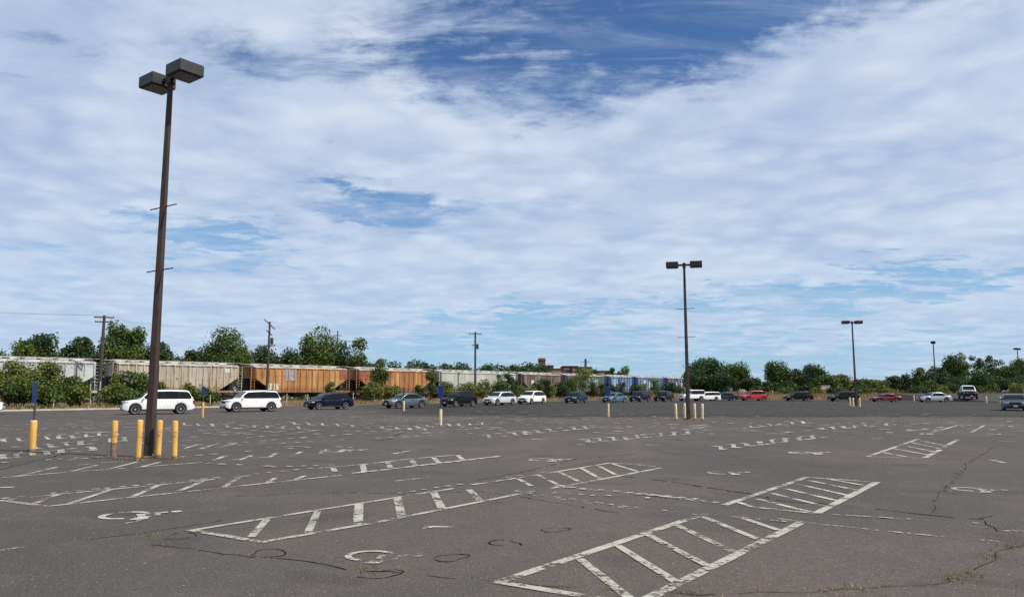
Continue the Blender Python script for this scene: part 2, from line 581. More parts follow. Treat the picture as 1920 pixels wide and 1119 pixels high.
M_BARK = plain('grey_brown_bark', (0.085, 0.065, 0.050), 0.95, 0.0, 0.3, 2.0)
M_WIRE = plain('black_wire', (0.02, 0.02, 0.02), 0.6)
M_RAIL = plain('rusty_rail_steel', (0.13, 0.075, 0.05), 0.6, 0.4, 0.25, 4.0)


# ------------------------------------------------------------------ ground, lot, railway bank, right-hand bank
RNG = random.Random(11)
NPR = np.random.default_rng(5)

TRACK0 = Vector((-44.9, 84.0, 0.0))                    # a point on the track centre line
TU = Vector((0.62, 0.785, 0.0)).normalized()           # along the track, away from the camera
TN = Vector((TU.y, -TU.x, 0.0))                        # across the track, towards the lot


def T(s, off=0.0, z=0.0):
    return TRACK0 + TU * s + TN * off + Vector((0, 0, z))


def s_at(px, off=0.0):
    """distance along the track where a line parallel to it crosses an image column"""
    base = TRACK0 + TN * off
    # image column of a point at eye level: x / y = (px - 960) / f * (1 / cp) with the horizon's own cp
    m = (px - 960.0) / F_PX * CP
    return (m * base.y - base.x) / (TU.x - m * TU.y)


M_DIRT = earth('dry_field_soil', ((0.17, 0.13, 0.075), (0.11, 0.10, 0.045), (0.24, 0.18, 0.10)), 1)
M_BERM = earth('weedy_bank_soil', ((0.16, 0.125, 0.07), (0.10, 0.105, 0.04), (0.25, 0.19, 0.11)), 2)
M_BALLAST = earth('track_ballast', ((0.16, 0.14, 0.125), (0.10, 0.09, 0.08), (0.21, 0.18, 0.15)), 3)
M_TANBANK = earth('dry_tan_grass_bank', ((0.20, 0.14, 0.08), (0.13, 0.115, 0.05), (0.26, 0.185, 0.11)), 4)
M_LOT = asphalt('old_brown_asphalt', (0.099, 0.080, 0.070), (0.069, 0.064, 0.056), 1, .68)
M_LANE = asphalt('darker_asphalt', (0.043, 0.037, 0.032), (0.036, 0.035, 0.030), 2, 0.45, True)
M_RAMP = asphalt('ramp_asphalt', (0.060, 0.052, 0.046), (0.050, 0.047, 0.041), 3, 0.4)
M_PAINT = paint('worn_white_paint', (0.42, 0.395, 0.33), 0.43, 0.525)
M_PAINT2 = paint('more_worn_white_paint', (0.47, 0.445, 0.37), 0.45, 0.53)
M_PAINT3 = paint('faded_white_paint', (0.44, 0.42, 0.36), 0.505, 0.58)

gnd = mesh_obj('ground', [(-2600, -300, -0.06), (2600, -300, -0.06), (2600, 4200, -0.06), (-2600, 4200, -0.06)], [(0, 1, 2, 3)], M_DIRT)
tag(gnd, 'dry weedy open ground around the parking lot', None, None, 'structure')

EDGE = 12.0
e_far = T((150.0 - (TRACK0 + TN * EDGE).y) / TU.y, EDGE)
lot_pts = [T(-105, EDGE), e_far, Vector((150, 150, 0)), Vector((150, -60, 0)), Vector((T(-105, EDGE).x, -60, 0))]
lot = mesh_obj('parking_lot', [(p.x, p.y, 0.0) for p in reversed(lot_pts)], [tuple(range(5))], M_LOT)
tag(lot, 'wide cracked brown grey asphalt parking lot with worn white markings', None, None, 'structure')

# the newer asphalt of the drive lane: laid thin at its near edge, thinner along the kerb
NEAR = [(-150, 800), (60, 793), (240, 789), (420, 783), (560, 781), (700, 783), (850, 784), (1010, 785), (1300, 785.5), (1500, 787), (1700, 785), (2100, 788)]
cols = list(range(-150, 2101, 25))
vs, fs, age = [], [], []
for px_ in cols:
    ye = next(y0 + (y1 - y0) * (px_ - x0) / (x1 - x0) for (x0, y0), (x1, y1) in zip(NEAR, NEAR[1:]) if px_ <= x1)
    a_ = G(px_, ye + RNG.uniform(-1.2, 1.2))
    m_ = (px_ - 960.0) / F_PX * CP
    k_ = T(s_at(px_, EDGE + .45), EDGE + .45)
    b_ = k_ if 0 < k_.y < 149.5 else Vector((min(m_ * 149.5, 149), 149.5, 0))
    amp = min(1.0, max(0.28, 0.28 + 0.72 * (px_ - 620) / 480))
    for t_, w_ in ((0, 0), (.03, .35), (.09, .8), (.2, 1.0), (.6, 1.0), (1, 1.0)):
        q_ = a_.lerp(b_, t_)
        vs.append((q_.x, q_.y, 0.004))
        age.append(w_ * amp)
for i in range(len(cols) - 1):
    for j in range(5):
        k_ = i * 6 + j
        fs.append((k_, k_ + 6, k_ + 7, k_ + 1))
lane = mesh_obj('drive_lane', vs, fs, M_LANE)
at_ = lane.data.attributes.new('cover', 'FLOAT', 'POINT')
at_.data.foreach_set('value', age)
tag(lane, 'darker asphalt drive lane where the cars queue', None, None, 'structure')

# railway bank: a cross-section drawn out along the track with an uneven crest
prof = [(EDGE + 0.25, -0.05), (EDGE - 0.2, 0.05), (EDGE - 2.0, 0.14), (EDGE - 5.0, 0.24), (4.2, 0.26), (3.2, 0.28), (2.3, 0.42), (-2.3, 0.42), (-3.4, 0.25), (-9, 0.3), (-60, 0.2)]
vs, fs = [], []
S_LIST = np.arange(-70, 185, 3.0)
for i, s in enumerate(S_LIST):
    for j, (o, z) in enumerate(prof):
        k = 0.0 if j in (0, 10) else RNG.uniform(-.06, .07) * (0.25 if j in (6, 7) else 1.0)
        vs.append(T(float(s), o + (RNG.uniform(-.5, .3) if j == 1 else 0), z + k))
n = len(prof)
for i in range(len(S_LIST) - 1):
    for j in range(n - 1):
        fs.append((i * n + j, i * n + j + 1, (i + 1) * n + j + 1, (i + 1) * n + j))
bank = mesh_obj('railway_bank', vs, fs, M_BERM, smooth=True)
tag(bank, 'low weedy bank carrying the freight track', None, None, 'structure')
vs, fs = [], []
bprof = [(3.0, 0.20), (2.1, 0.47), (-2.1, 0.47), (-3.0, 0.20)]
for s in S_LIST:
    for (o, z) in bprof:
        vs.append(T(float(s), o + RNG.uniform(-.12, .12), z + RNG.uniform(-.02, .01)))
for i in range(len(S_LIST) - 1):
    for j in range(3):
        fs.append((i * 4 + j, i * 4 + j + 1, (i + 1) * 4 + j + 1, (i + 1) * 4 + j))
blo = mesh_obj('track_ballast', vs, fs, M_BALLAST, smooth=False)
tag(blo, 'strip of crushed stone under the freight wagons', None, None, 'structure')

# kerb along the left part of the lot edge
kerb = MB()
for i in range(18):
    s0, s1 = -44 + i * 3.0, -44 + (i + 1) * 3.0 - 0.02
    a, b = T(s0, EDGE + 0.30), T(s1, EDGE + 0.30)
    c, d = T(s1, EDGE + 0.08), T(s0, EDGE + 0.08)
    h = 0.13 + RNG.uniform(-.015, .015)
    kerb.add([a, b, c, d] + [p + Vector((0, 0, h)) for p in (a, b, c, d)], [(4, 5, 6, 7), (0, 1, 5, 4), (1, 2, 6, 5), (2, 3, 7, 6), (3, 0, 4, 7)])
ko = kerb.build('kerb', M_CONCRETE)
tag(ko, 'pale concrete kerb at the foot of the shrubby bank', None, None, 'structure')

# bank with tall dry grass behind the queue, and a ramp road climbing to it
vs, fs = [], []
XB = np.arange(20, 190, 4.0)
bprof = [(150.2, -0.05), (152, 0.15), (155, 0.45), (160, 0.85), (166, 1.10), (200, 1.3), (320, 1.2)]
for x in XB:
    k = min(1.0, max(0.0, (x - 24) / 14.0))
    for j, (y, z) in enumerate(bprof):
        vs.append((x, y + RNG.uniform(-.3, .3) * (j > 0), -0.05 + (z + 0.05) * k * RNG.uniform(.88, 1.1)))
n = len(bprof)
for i in range(len(XB) - 1):
    for j in range(n - 1):
        fs.append((i * n + j, (i + 1) * n + j, (i + 1) * n + j + 1, i * n + j + 1))
gb = mesh_obj('grass_bank', vs, fs, M_TANBANK, smooth=True)
tag(gb, 'tan dry grass bank behind the far end of the car queue', None, None, 'structure')
RAMP_Y0, RAMP_Y1, RAMP_Z = 112.0, 151.0, 1.22


def ramp_z(y):
    return 0.006 + RAMP_Z * max(0.0, (y - RAMP_Y0) / (RAMP_Y1 - RAMP_Y0))


rp = MB()
vs = [(71.6, RAMP_Y0, 0.006), (108, RAMP_Y0, 0.006), (114, RAMP_Y1, RAMP_Z), (73.0, RAMP_Y1, RAMP_Z), (70.8, RAMP_Y0, -0.02), (109, RAMP_Y0, -0.02), (116, RAMP_Y1, -0.02), (71.4, RAMP_Y1, -0.02)]
rp.add(vs, [(0, 1, 2, 3), (4, 5, 1, 0), (5, 6, 2, 1), (6, 7, 3, 2), (7, 4, 0, 3)])
ramp = rp.build('ramp_road', M_RAMP)
tag(ramp, 'asphalt road ramp rising out of the lot', None, None, 'structure')


# ------------------------------------------------------------------ painted markings on the asphalt
def strip(name, pts, w, mat, z, parent=lot, jit=0.06, step=0.35, breaks=0.0):
    pts = [Vector((p.x, p.y, 0)) for p in pts]
    dense = [pts[0]]
    for a, b in zip(pts, pts[1:]):
        k = max(1, int((b - a).length / step))
        dense += [a.lerp(b, i / k) for i in range(1, k + 1)]
    vs, fs = [], []
    for i, p in enumerate(dense):
        d = (dense[min(i + 1, len(dense) - 1)] - dense[max(i - 1, 0)]).normalized()
        nrm = Vector((-d.y, d.x, 0))
        for sgn in (-1, 1):
            q = p + nrm * sgn * w / 2 * (1 + RNG.uniform(-jit, jit))
            vs.append((q.x, q.y, z))
        if i and RNG.random() >= breaks:
            k = 2 * i
            fs.append((k - 2, k - 1, k + 1, k))
    return mesh_obj(name, vs, fs, mat, parent)


ZI = [0]


def line(*px, w=0.11, mat=None, z=None):
    ZI[0] += 1
    strip('painted_line', [G(*p) for p in px], w, mat or M_PAINT, z if z else 0.0075 + 0.0005 * (ZI[0] % 7))


def ladder(lines, **kw):
    for a, b in lines:
        line(a, b, **kw)


# the hatched aisle by the photographer's feet
line((935, 1092), (1318, 964.5), w=0.125)
line((1500, 981), (1222, 1119), (1090, 1190), w=0.125)
line((930, 1091), (1112, 1121), (1290, 1155), w=0.115)
ladder([((1087, 1048), (1180, 1122)), ((1158, 1023), (1268, 1092)), ((1215, 1003), (1326, 1061)), ((1270, 985), (1376, 1035)), ((1316, 968), (1424, 1012)), ((1388, 970), (1460, 994))], w=0.10)
# the next one up the slope of the row
line((1358, 947), (1512, 895.5), w=0.12)
line((1530, 963), (1645, 904), w=0.13)
line((1508, 895), (1560, 898), (1610, 902), (1648, 905), w=0.10, mat=M_PAINT2)
line((1384, 942), (1412, 951), (1460, 956), (1528, 963), w=0.10, mat=M_PAINT2)
ladder([((1418, 935), (1520, 960)), ((1448, 925), (1546, 949)), ((1472, 916), (1570, 939)), ((1497, 908), (1590, 929)), ((1517, 901), (1606, 919)), ((1552, 898), (1618, 910))], w=0.10, mat=M_PAINT2)
# then two more farther along the same row
line((1627, 856), (1722, 823), w=0.13)
line((1734, 858), (1764, 843), w=0.14)
line((1770, 838), (1796, 824), w=0.14)
line((1627, 856.5), (1734, 859), w=0.10, mat=M_PAINT2)
ladder([((1655, 848), (1708, 858)), ((1675, 841), (1742, 853)), ((1692, 835), (1752, 847)), ((1706, 829), (1762, 841)), ((1720, 825), (1772, 835))], w=0.11, mat=M_PAINT2)
line((1756, 808.5), (1796, 797), w=0.15, mat=M_PAINT2)
line((1820, 811), (1845, 797.5), w=0.14)
line((1762, 809), (1820, 811), w=0.10, mat=M_PAINT3)
# the long aisle in the middle
line((360, 994.5), (600, 956), (850, 916), w=0.10)
line((488, 1017.5), (720, 977), (975, 926), w=0.11)
line((356, 994), (430, 1006.5), (492, 1017.5), w=0.11)
ladder([((500, 974), (471, 1007)), ((596, 958), (577, 1000))], w=0.10)
ladder([((673, 945), (671, 983)), ((745, 933), (753, 969)), ((813, 923), (828, 953)), ((879, 918), (900, 939))], w=0.13)
line((885, 909), (960, 898), (1060, 882), (1145, 868), w=0.11)
line((1032, 915.5), (1130, 898), (1240, 877), w=0.11)
line((1145, 868), (1180, 870), (1243, 876), w=0.10, mat=M_PAINT2)
ladder([((972, 898), (996, 911)), ((1010, 891), (1052, 911.5)), ((1048, 885), (1088, 904)), ((1090, 878), (1124, 897)), ((1121, 873), (1154, 890)), ((1147, 869), (1196, 884))], w=0.10)
# the aisle by the bollards
line((0, 938.5), (115, 926), (300, 909), (470, 891.5), w=0.10, mat=M_PAINT2)
line((125, 945.5), (250, 932), (330, 924), (470, 909), (640, 891), w=0.10, mat=M_PAINT2)
line((0, 938), (62, 946), (88, 949.5), (128, 945.5), w=0.11)
ladder([((62, 945), (110, 927)), ((132, 944), (206, 919)), ((250, 931), (297, 910)), ((330, 923), (386, 900)), ((420, 913), (450, 894.5)), ((502, 905), (516, 896)), ((554, 899), (572, 892))], w=0.10)
line((596, 878), (680, 871), (770, 860.5), (855, 853), w=0.12, mat=M_PAINT2)
line((660, 887.5), (735, 879), (825, 868), (938, 855), w=0.12, mat=M_PAINT2)
ladder([((624, 877), (628, 884)), ((680, 871), (683, 885)), ((727, 867), (733, 878)), ((772, 862), (779, 874)), ((813, 858), (823, 868)), ((857, 853), (868, 862))], w=0.13)
# behind the bollards, left
line((0, 885), (110, 875), (260, 862), w=0.10, mat=M_PAINT3)
line((5, 895.5), (120, 886), (240, 877.5), (380, 867), w=0.10, mat=M_PAINT2)
ladder([((32, 893), (106, 876)), ((132, 884), (182, 872)), ((202, 880), (257, 866)), ((262, 876), (302, 866))], w=0.10)
line((0, 914), (26, 913.5), w=0.12, mat=M_PAINT2)
ladder([((345, 841), (372, 833)), ((376, 841.5), (410, 831)), ((417, 837), (446, 830.5)), ((400, 863), (424, 854)), ((450, 862), (472, 854)), ((506, 857), (520, 848)), ((551, 853), (565, 847)), ((601, 850), (613, 842))], w=0.12, mat=M_PAINT2)
line((330, 846), (420, 838), (500, 830), w=0.10, mat=M_PAINT3)
line((400, 864), (500, 857), (630, 849), w=0.10, mat=M_PAINT3)
line((500, 839), (580, 835.5), w=0.10, mat=M_PAINT2)
line((640, 843), (690, 843), w=0.12, mat=M_PAINT2)
line((736, 851), (768, 845), w=0.14, mat=M_PAINT2)
# stall head lines, nearly worn off
line((1000, 929), (1190, 955), (1322, 966), (1440, 970), (1545, 984), (1700, 1000), (1920, 1020), w=0.06, mat=M_PAINT3)
line((1040, 912), (1200, 927), (1360, 946), w=0.07, mat=M_PAINT3)
line((1545, 964), (1660, 971), (1780, 979), w=0.06, mat=M_PAINT3)
line((1880, 995), (1935, 996), w=0.07, mat=M_PAINT2)
line((0, 1032), (50, 1025), w=0.06, mat=M_PAINT3)
line((790, 991), (812, 987.5), (850, 988), w=0.10, mat=M_PAINT2)
line((200, 990), (270, 974), w=0.05, mat=M_PAINT3)
line((1858, 862), (1884, 868), w=0.16, mat=M_PAINT)
line((1872, 827), (1906, 827.5), w=0.14, mat=M_PAINT2)
line((1880, 815), (1912, 815), w=0.12, mat=M_PAINT3)
line((1612, 834), (1630, 834), w=0.14, mat=M_PAINT3)
line((740, 902), (820, 893), w=0.1, mat=M_PAINT3)


MARKS = []


def mark(p, ang, a, b):
    u = Vector((math.cos(ang), math.sin(ang), 0)) * a / 2
    v = Vector((-math.sin(ang), math.cos(ang), 0)) * b / 2
    MARKS.append([p - u - v, p + u - v, p + u + v, p - u + v])


def dashes(pts, w=0.12, period=22.0, fill=0.5, drop=0.15):
    """a line worn down to short leftovers, spaced by image distance along it"""
    for (x0, y0), (x1, y1) in zip(pts, pts[1:]):
        k = max(1, int(abs(x1 - x0) / period))
        for i in range(k):
            if RNG.random() < drop:
                continue
            t0 = (i + RNG.uniform(0, .2)) / k
            t1 = t0 + fill * RNG.uniform(.7, 1.2) / k
            p, q = G(x0 + (x1 - x0) * t0, y0 + (y1 - y0) * t0), G(x0 + (x1 - x0) * t1, y0 + (y1 - y0) * t1)
            d = q - p
            mark((p + q) / 2, math.atan2(d.y, d.x), d.length, w * RNG.uniform(.8, 1.2))


def hatch_quad(a, b, c, d, step=22, w=0.15, bars=True):
    """a-b and d-c: the two long sides of a far bay; short bars run between them, away from the camera"""
    dashes([a, b], w=.22, period=step, fill=.42)
    dashes([d, c], w=.22, period=step, fill=.42)
    x = max(a[0], d[0])
    while bars and x < min(b[0], c[0]):
        y0 = a[1] + (b[1] - a[1]) * (x - a[0]) / (b[0] - a[0])
        y1 = d[1] + (c[1] - d[1]) * (x - d[0]) / (c[0] - d[0])
        if RNG.random() > .12:
            line((x, y0 + RNG.uniform(-1, 1)), (x + RNG.uniform(0, 6), y1 + RNG.uniform(-1, 1)), w=w * RNG.uniform(.7, 1.3), mat=RNG.choice([M_PAINT, M_PAINT2, M_PAINT2]))
        x += step * RNG.uniform(.9, 1.15)


hatch_quad((1336, 837.5), (1545, 814), (1560, 818.5), (1350, 843), 25)
hatch_quad((1086, 825), (1310, 806), (1330, 810), (1100, 830), 24)
hatch_quad((903, 816), (1110, 797), (1125, 801), (915, 821), 22)
hatch_quad((1530, 803), (1680, 792), (1695, 795), (1540, 806), 20)
hatch_quad((1395, 799), (1515, 789), (1530, 792), (1405, 802), 20)
hatch_quad((540, 791), (800, 803), (815, 808), (550, 795), 26)
hatch_quad((335, 793), (580, 801), (595, 806), (345, 797), 26)
hatch_quad((0, 823), (225, 809), (240, 814), (5, 829), 26)
hatch_quad((20, 839), (235, 820), (250, 825), (30, 845), 28)
hatch_quad((0, 853), (185, 837), (200, 842), (5, 860), 28)
hatch_quad((770, 799), (915, 791), (930, 794), (780, 802), 20)
for pts_ in ([(0, 806), (260, 797)], [(60, 817), (330, 803)], [(330, 822), (520, 808)], [(340, 836), (480, 828), (620, 815)], [(430, 824), (560, 812)],
             [(560, 822), (700, 811)], [(640, 808), (900, 813)], [(720, 806), (830, 798)], [(860, 800), (1010, 812)], [(940, 792), (1200, 794)], [(1100, 803), (1270, 796)],
             [(1200, 816), (1330, 800)], [(1340, 806), (1440, 800)], [(1450, 812), (1560, 804)], [(1600, 800), (1760, 793)], [(430, 849), (620, 836)], [(600, 836), (700, 842)],
             [(1700, 808), (1780, 800)], [(1560, 795), (1690, 788)], [(700, 790), (860, 786)], [(480, 786), (620, 784)], [(900, 785), (1120, 788)], [(860, 770), (1000, 773)], [(960, 778), (1230, 776)], [(1040, 767), (1180, 768)], [(1300, 772), (1480, 775)], [(1480, 768), (1620, 770)], [(1600, 778), (1750, 776)], [(500, 776), (680, 778)], [(640, 772), (820, 774)], [(90, 800), (330, 792)], [(260, 832), (420, 822)], [(700, 822), (850, 815)], [(520, 832), (660, 824)], [(480, 877), (640, 872)],
             [(380, 869), (520, 875)], [(960, 921), (1230, 935)], [(1060, 914), (1320, 938)], [(0, 868), (160, 858)], [(100, 866), (230, 853)], [(330, 858), (420, 850)]):
    dashes(pts_, w=.17 if pts_[0][1] > 830 else .24, period=24, fill=.45, drop=.25)
dashes([(0, 936), (115, 924), (300, 907), (470, 890), (600, 877)], w=.11, period=24, fill=.5, drop=.05)
dashes([(640, 891), (735, 880), (830, 869), (940, 856)], w=.13, period=22, fill=.5, drop=.05)
dashes([(700, 933), (900, 903), (1060, 880)], w=.09, period=22, fill=.4, drop=.4)
dashes([(960, 921), (1190, 953), (1340, 967), (1540, 985)], w=.06, period=24, fill=.5, drop=.2)
dashes([(1040, 911), (1200, 926), (1360, 945)], w=.07, period=26, fill=.5, drop=.2)
dashes([(1530, 964), (1700, 974), (1880, 985)], w=.055, period=28, fill=.5, drop=.25)
for (x, y, l) in [(1308, 797, 20), (1415, 807, 14), (1645, 821, 22), (1494, 848, 10), (1520, 848.5, 18), (1225, 834, 28), (1018, 863.5, 34), (1090, 833.5, 14), (1730, 794, 24), (1860, 797, 30), (1010, 823, 26)]:
    line((x - l / 2, y), (x + l / 2, y + 0.4), w=0.15, mat=M_PAINT2)

# the smallest leftovers of paint on the far rows
for i in range(260):
    y = RNG.uniform(778, 815)
    x = RNG.uniform(0, 1920) if y > 788 else RNG.uniform(420, 1500)
    mark(G(x, y), RNG.choice([0.9, 0.95, 0.05]) + RNG.uniform(-.1, .1), RNG.uniform(.25, .7), RNG.uniform(.14, .3))
arr = np.array([[tuple(q) for q in r] for r in MARKS])
arr[:, :, 2] = (0.0135 + 0.00001 * np.arange(len(arr)))[:, None]
tag(quads_obj('faded_paint_marks', arr, M_PAINT, lot), kind='stuff')


# wheelchair symbols
def symbol(px, py, size, rot, mat, keep=('wheel', 'head', 'body')):
    c = G(px, py)
    z = [0.0095]
    vs, fs = [], []

    def poly(pts):
        k = len(vs)
        z[0] += 0.0007
        for (a, b) in pts:
            r = Vector((a * size, b * size, 0))
            r.rotate(Matrix.Rotation(rot, 3, 'Z'))
            vs.append((c.x + r.x, c.y + r.y, z[0]))
        fs.append(tuple(range(k, k + len(pts))))

    if 'wheel' in keep:
        for i in range(15):
            a0, a1 = math.radians(112 + i * 16), math.radians(112 + (i + 1) * 16)
            k = len(vs)
            z_ = 0.0100
            for (rr, a) in ((0.27, a0), (0.27, a1), (0.37, a1), (0.37, a0)):
                r = Vector(((math.cos(a) * rr - .03) * size, (math.sin(a) * rr - 0.20) * size, 0))
                r.rotate(Matrix.Rotation(rot, 3, 'Z'))
                vs.append((c.x + r.x, c.y + r.y, z_))
            fs.append((k, k + 1, k + 2, k + 3))
    if 'head' in keep:
        poly([(-.05 + .085 * math.cos(t * math.pi / 5), .50 + .085 * math.sin(t * math.pi / 5)) for t in range(10)])
    if 'body' in keep:
        poly([(-.10, .38), (0.0, .38), (.04, .04), (-.07, .04)])
        poly([(-.02, .20), (-.02, .29), (.22, .24), (.22, .16)])
        poly([(-.05, -.06), (-.05, .05), (.30, .05), (.30, -.06)])
        poly([(.24, .12), (.24, -.04), (.50, -.22), (.52, .04)])
    mesh_obj('wheelchair_symbol', vs, fs, mat, lot)


symbol(718, 1043, 0.72, math.radians(-92), M_PAINT)
symbol(264, 965, 0.95, math.radians(-60), M_PAINT2)
symbol(1368, 886.5, .85, math.radians(-80), M_PAINT2)
symbol(1838, 918.5, 0.80, math.radians(-100), M_PAINT2)
symbol(1032, 862, 1.00, math.radians(-80), M_PAINT2)
symbol(1520, 849, 1.10, math.radians(-80), M_PAINT2)
symbol(640, 845, 1.10, math.radians(-80), M_PAINT2)


# ------------------------------------------------------------------ cracks, tar rings and weeds in the asphalt
def crack(pts, w=0.03, jag=0.05, name='asphalt_crack', mat=None, breaks=0.0):
    ws = [G(*p) for p in pts]
    out = [ws[0]]
    for a, b in zip(ws, ws[1:]):
        k = max(2, int((b - a).length / 0.16))
        for i in range(1, k + 1):
            q = a.lerp(b, i / k)
            out.append(q + Vector((RNG.uniform(-jag, jag), RNG.uniform(-jag, jag), 0)))
    strip(name, out, w, mat or M_TAR, 0.0055 + RNG.uniform(0, .0008), lot, 0.75, 9.0, breaks=.22)
    return out


CR = []
CR.append(crack([(278, 1021), (330, 1027), (400, 1035), (470, 1045), (560, 1050), (650, 1066), (720, 1073), (800, 1079), (930, 1088)], 0.014))
CR.append(crack([(1165, 893), (1250, 902), (1330, 914), (1400, 925), (1470, 940), (1560, 946), (1640, 954), (1700, 961), (1760, 968), (1880, 975)], 0.030))
CR.append(crack([(930, 1088), (1080, 1103), (1180, 1110), (1300, 1113), (1420, 1112), (1540, 1108), (1640, 1102), (1770, 1090), (1800, 1083), (1835, 1068), (1860, 1050), (1880, 1028), (1930, 1021)], 0.010))
CR.append(crack([(1750, 960), (1756, 930), (1790, 900), (1815, 868), (1860, 840)], 0.010))
CR.append(crack([(715, 825), (735, 822), (750, 812), (765, 809)], 0.05))
CR.append(crack([(160, 1012), (240, 1003), (330, 990), (420, 975)], 0.015))
CR.append(crack([(440, 930), (620, 922), (760, 926), (900, 921), (1000, 935), (1160, 962)], 0.015))
CR.append(crack([(1500, 800), (1600, 815), (1680, 812), (1790, 822), (1900, 818)], 0.03))
CR.append(crack([(1870, 996), (1840, 975), (1856, 965)], 0.02))
CR.append(crack([(0, 880), (120, 851), (210, 848), (270, 846)], 0.03))
CR.append(crack([(860, 905), (960, 889), (1080, 861), (1200, 850)], 0.02))


def ring(px, py, r, squash=1.0):
    c = G(px, py)
    n = 12
    vs, fs = [], []
    ph = RNG.uniform(0, 6)
    for i in range(n):
        a = 2 * math.pi * i / n
        k = 1 + 0.22 * math.sin(2 * a + ph) + 0.10 * math.sin(3 * a - ph) + RNG.uniform(-.11, .11)
        for rr in (r - 0.003 - RNG.uniform(0, .011), r + 0.003 + RNG.uniform(0, .011)):
            vs.append((c.x + math.cos(a) * rr * k, c.y + math.sin(a) * rr * k * squash, 0.0050))
    for i in range(n):
        if RNG.random() < 0.18:
            continue
        j = (i + 1) % n
        fs.append((2 * i, 2 * j, 2 * j + 1, 2 * i + 1))
    mesh_obj('tar_ring', vs, fs, M_TAR, lot)


for (x, y, r) in [(505, 1037, .2), (712, 1076, .19), (845, 1045, .17), (945, 1018, .17), (1040, 993, .17), (340, 1005, .2)]:
    ring(x, y, r, RNG.uniform(.8, 1.1))

M_WEED = leafy('crack_weeds', (0.13, 0.12, 0.04), (0.30, 0.25, 0.11), 0.2)
blades = []


def tuft(c, k, spread, h, w=0.010):
    for _ in range(k):
        p = c + Vector((RNG.gauss(0, spread), RNG.gauss(0, spread), 0))
        a = RNG.uniform(0, 6.28)
        d = Vector((math.cos(a), math.sin(a), 0)) * w
        tip = p + Vector((RNG.gauss(0, h * .45), RNG.gauss(0, h * .45), h * RNG.uniform(.5, 1.2)))
        blades.append([p - d, p + d, tip])


for path, dens_, h in ((CR[2], .75, 0.035), (CR[0], .35, .025), (CR[3], .4, .04), (CR[5], .5, .03), (CR[10], .3, .03), (CR[6], .3, .03)):
    for p in path:
        if RNG.random() < dens_:
            tuft(Vector((p.x, p.y, 0.0)), RNG.randint(2, 8), 0.05, h, 0.006)
for (x, y, k) in [(1872, 990, 40), (1860, 1045, 60), (1815, 1078, 50), (1550, 1108, 40), (1285, 1112, 60), (690, 1068, 50), (1898, 1024, 60), (1800, 1088, 40), (290, 1003, 40), (1480, 957, 60), (1600, 1105, 30)]:
    tuft(G(x, y), k, 0.09, 0.028, 0.006)
for (x, y) in [(212, 860), (258, 863), (296, 858), (327, 860), (280, 857), (60, 845), (828, 799), (1268, 788), (1316, 788), (1290, 787), (380, 784), (1140, 783)]:
    tuft(G(x, y), 45, 0.22, 0.06, 0.010)
for i in range(260):
    tuft(G(RNG.uniform(400, 1900), RNG.uniform(770, 800)), 5, 0.3, 0.06, 0.02)
tri = np.array([[tuple(q) for q in r] for r in blades])
wd = quads_obj('weeds', tri, M_WEED, None, 3)
tag(wd, 'small dry weeds growing in the cracks of the asphalt', 'weeds', None, 'stuff')


# ------------------------------------------------------------------ lamp posts
def lamp_post(base, axis_deg, label, H=10.0, rods=True, plinth=True):
    root = empty('lamp_post', base)
    tag(root, label, 'lamp post', 'twin head lamp posts of the parking lot')
    lean = Vector((RNG.uniform(-.05, .05), RNG.uniform(-.05, .05), 0))
    p = MB()
    vs, fs = [], []
    lv = [0.0, 0.6, 2.0, 4.0, 6.0, 8.0, H - .25]
    for z in lv:
        r = 0.112 + (0.058 - 0.112) * z / H
        q = r * 0.28
        o = lean * (z / H)
        for (x, y) in [(-r + q, -r), (r - q, -r), (r, -r + q), (r, r - q), (r - q, r), (-r + q, r), (-r, r - q), (-r, -r + q)]:
            vs.append((x + o.x, y + o.y, z))
    for i in range(len(lv) - 1):
        for k in range(8):
            j = (k + 1) % 8
            fs.append((i * 8 + k, i * 8 + j, i * 8 + 8 + j, i * 8 + 8 + k))
    fs.append(tuple(range((len(lv) - 1) * 8, len(lv) * 8)))
    p.add(vs, fs)
    p.build('pole', M_STEEL_BROWN, root)
    if plinth:
        MB().box((0, 0, 0.02), (0.46, 0.46, 0.04), bevel=.01).build('base_plate', M_RUSTBASE, root)
        for sx in (-1, 1):
            for sy in (-1, 1):
                MB().lathe([(.022, .04), (.022, .10), (.012, .11)], 6, (sx * .19, sy * .19, 0)).build('anchor_bolt', M_RUSTBASE, root)
        MB().box((0.03, -0.116, 0.48), (0.10, 0.02, 0.20), bevel=.006).build('hand_hole_cover', M_TRIM, root)
    ax = math.radians(axis_deg)
    d = Vector((math.cos(ax), math.sin(ax), 0))
    top = lean + Vector((0, 0, H - 0.18))
    a = MB()
    a.box(top, (0.95, 0.09, 0.12), ax, .015)
    a.build('cross_arm', M_LAMP, root)
    MB().box(top + Vector((0, 0, -.03)), (0.2, 0.2, 0.34), ax, .03).build('pole_cap', M_LAMP, root)
    for sgn in (-1, 1):
        c = top + d * sgn * 0.72
        h = MB()
        h.box(c + Vector((0, 0, .02)), (0.74, 0.72, 0.34), ax, .025)
        ho = h.build('lamp_head', M_LAMP, root)
        MB().box(c + Vector((0, 0, -.150)), (0.60, 0.58, 0.035), ax, .01).build('lens', M_LENS, ho)
    if rods:
        for z in (5.0, 6.75):
            r = MB()
            q = Vector((0.45, -0.28, 0)).normalized() * 0.58
            o = lean * (z / H) + Vector((0, 0, z))
            r.tube([o - q + Vector((0, 0, -.01)), o + q + Vector((0, 0, .01))], [.016, .016], 6)
            r.build('banner_rod', M_TRIM, root)
    return root


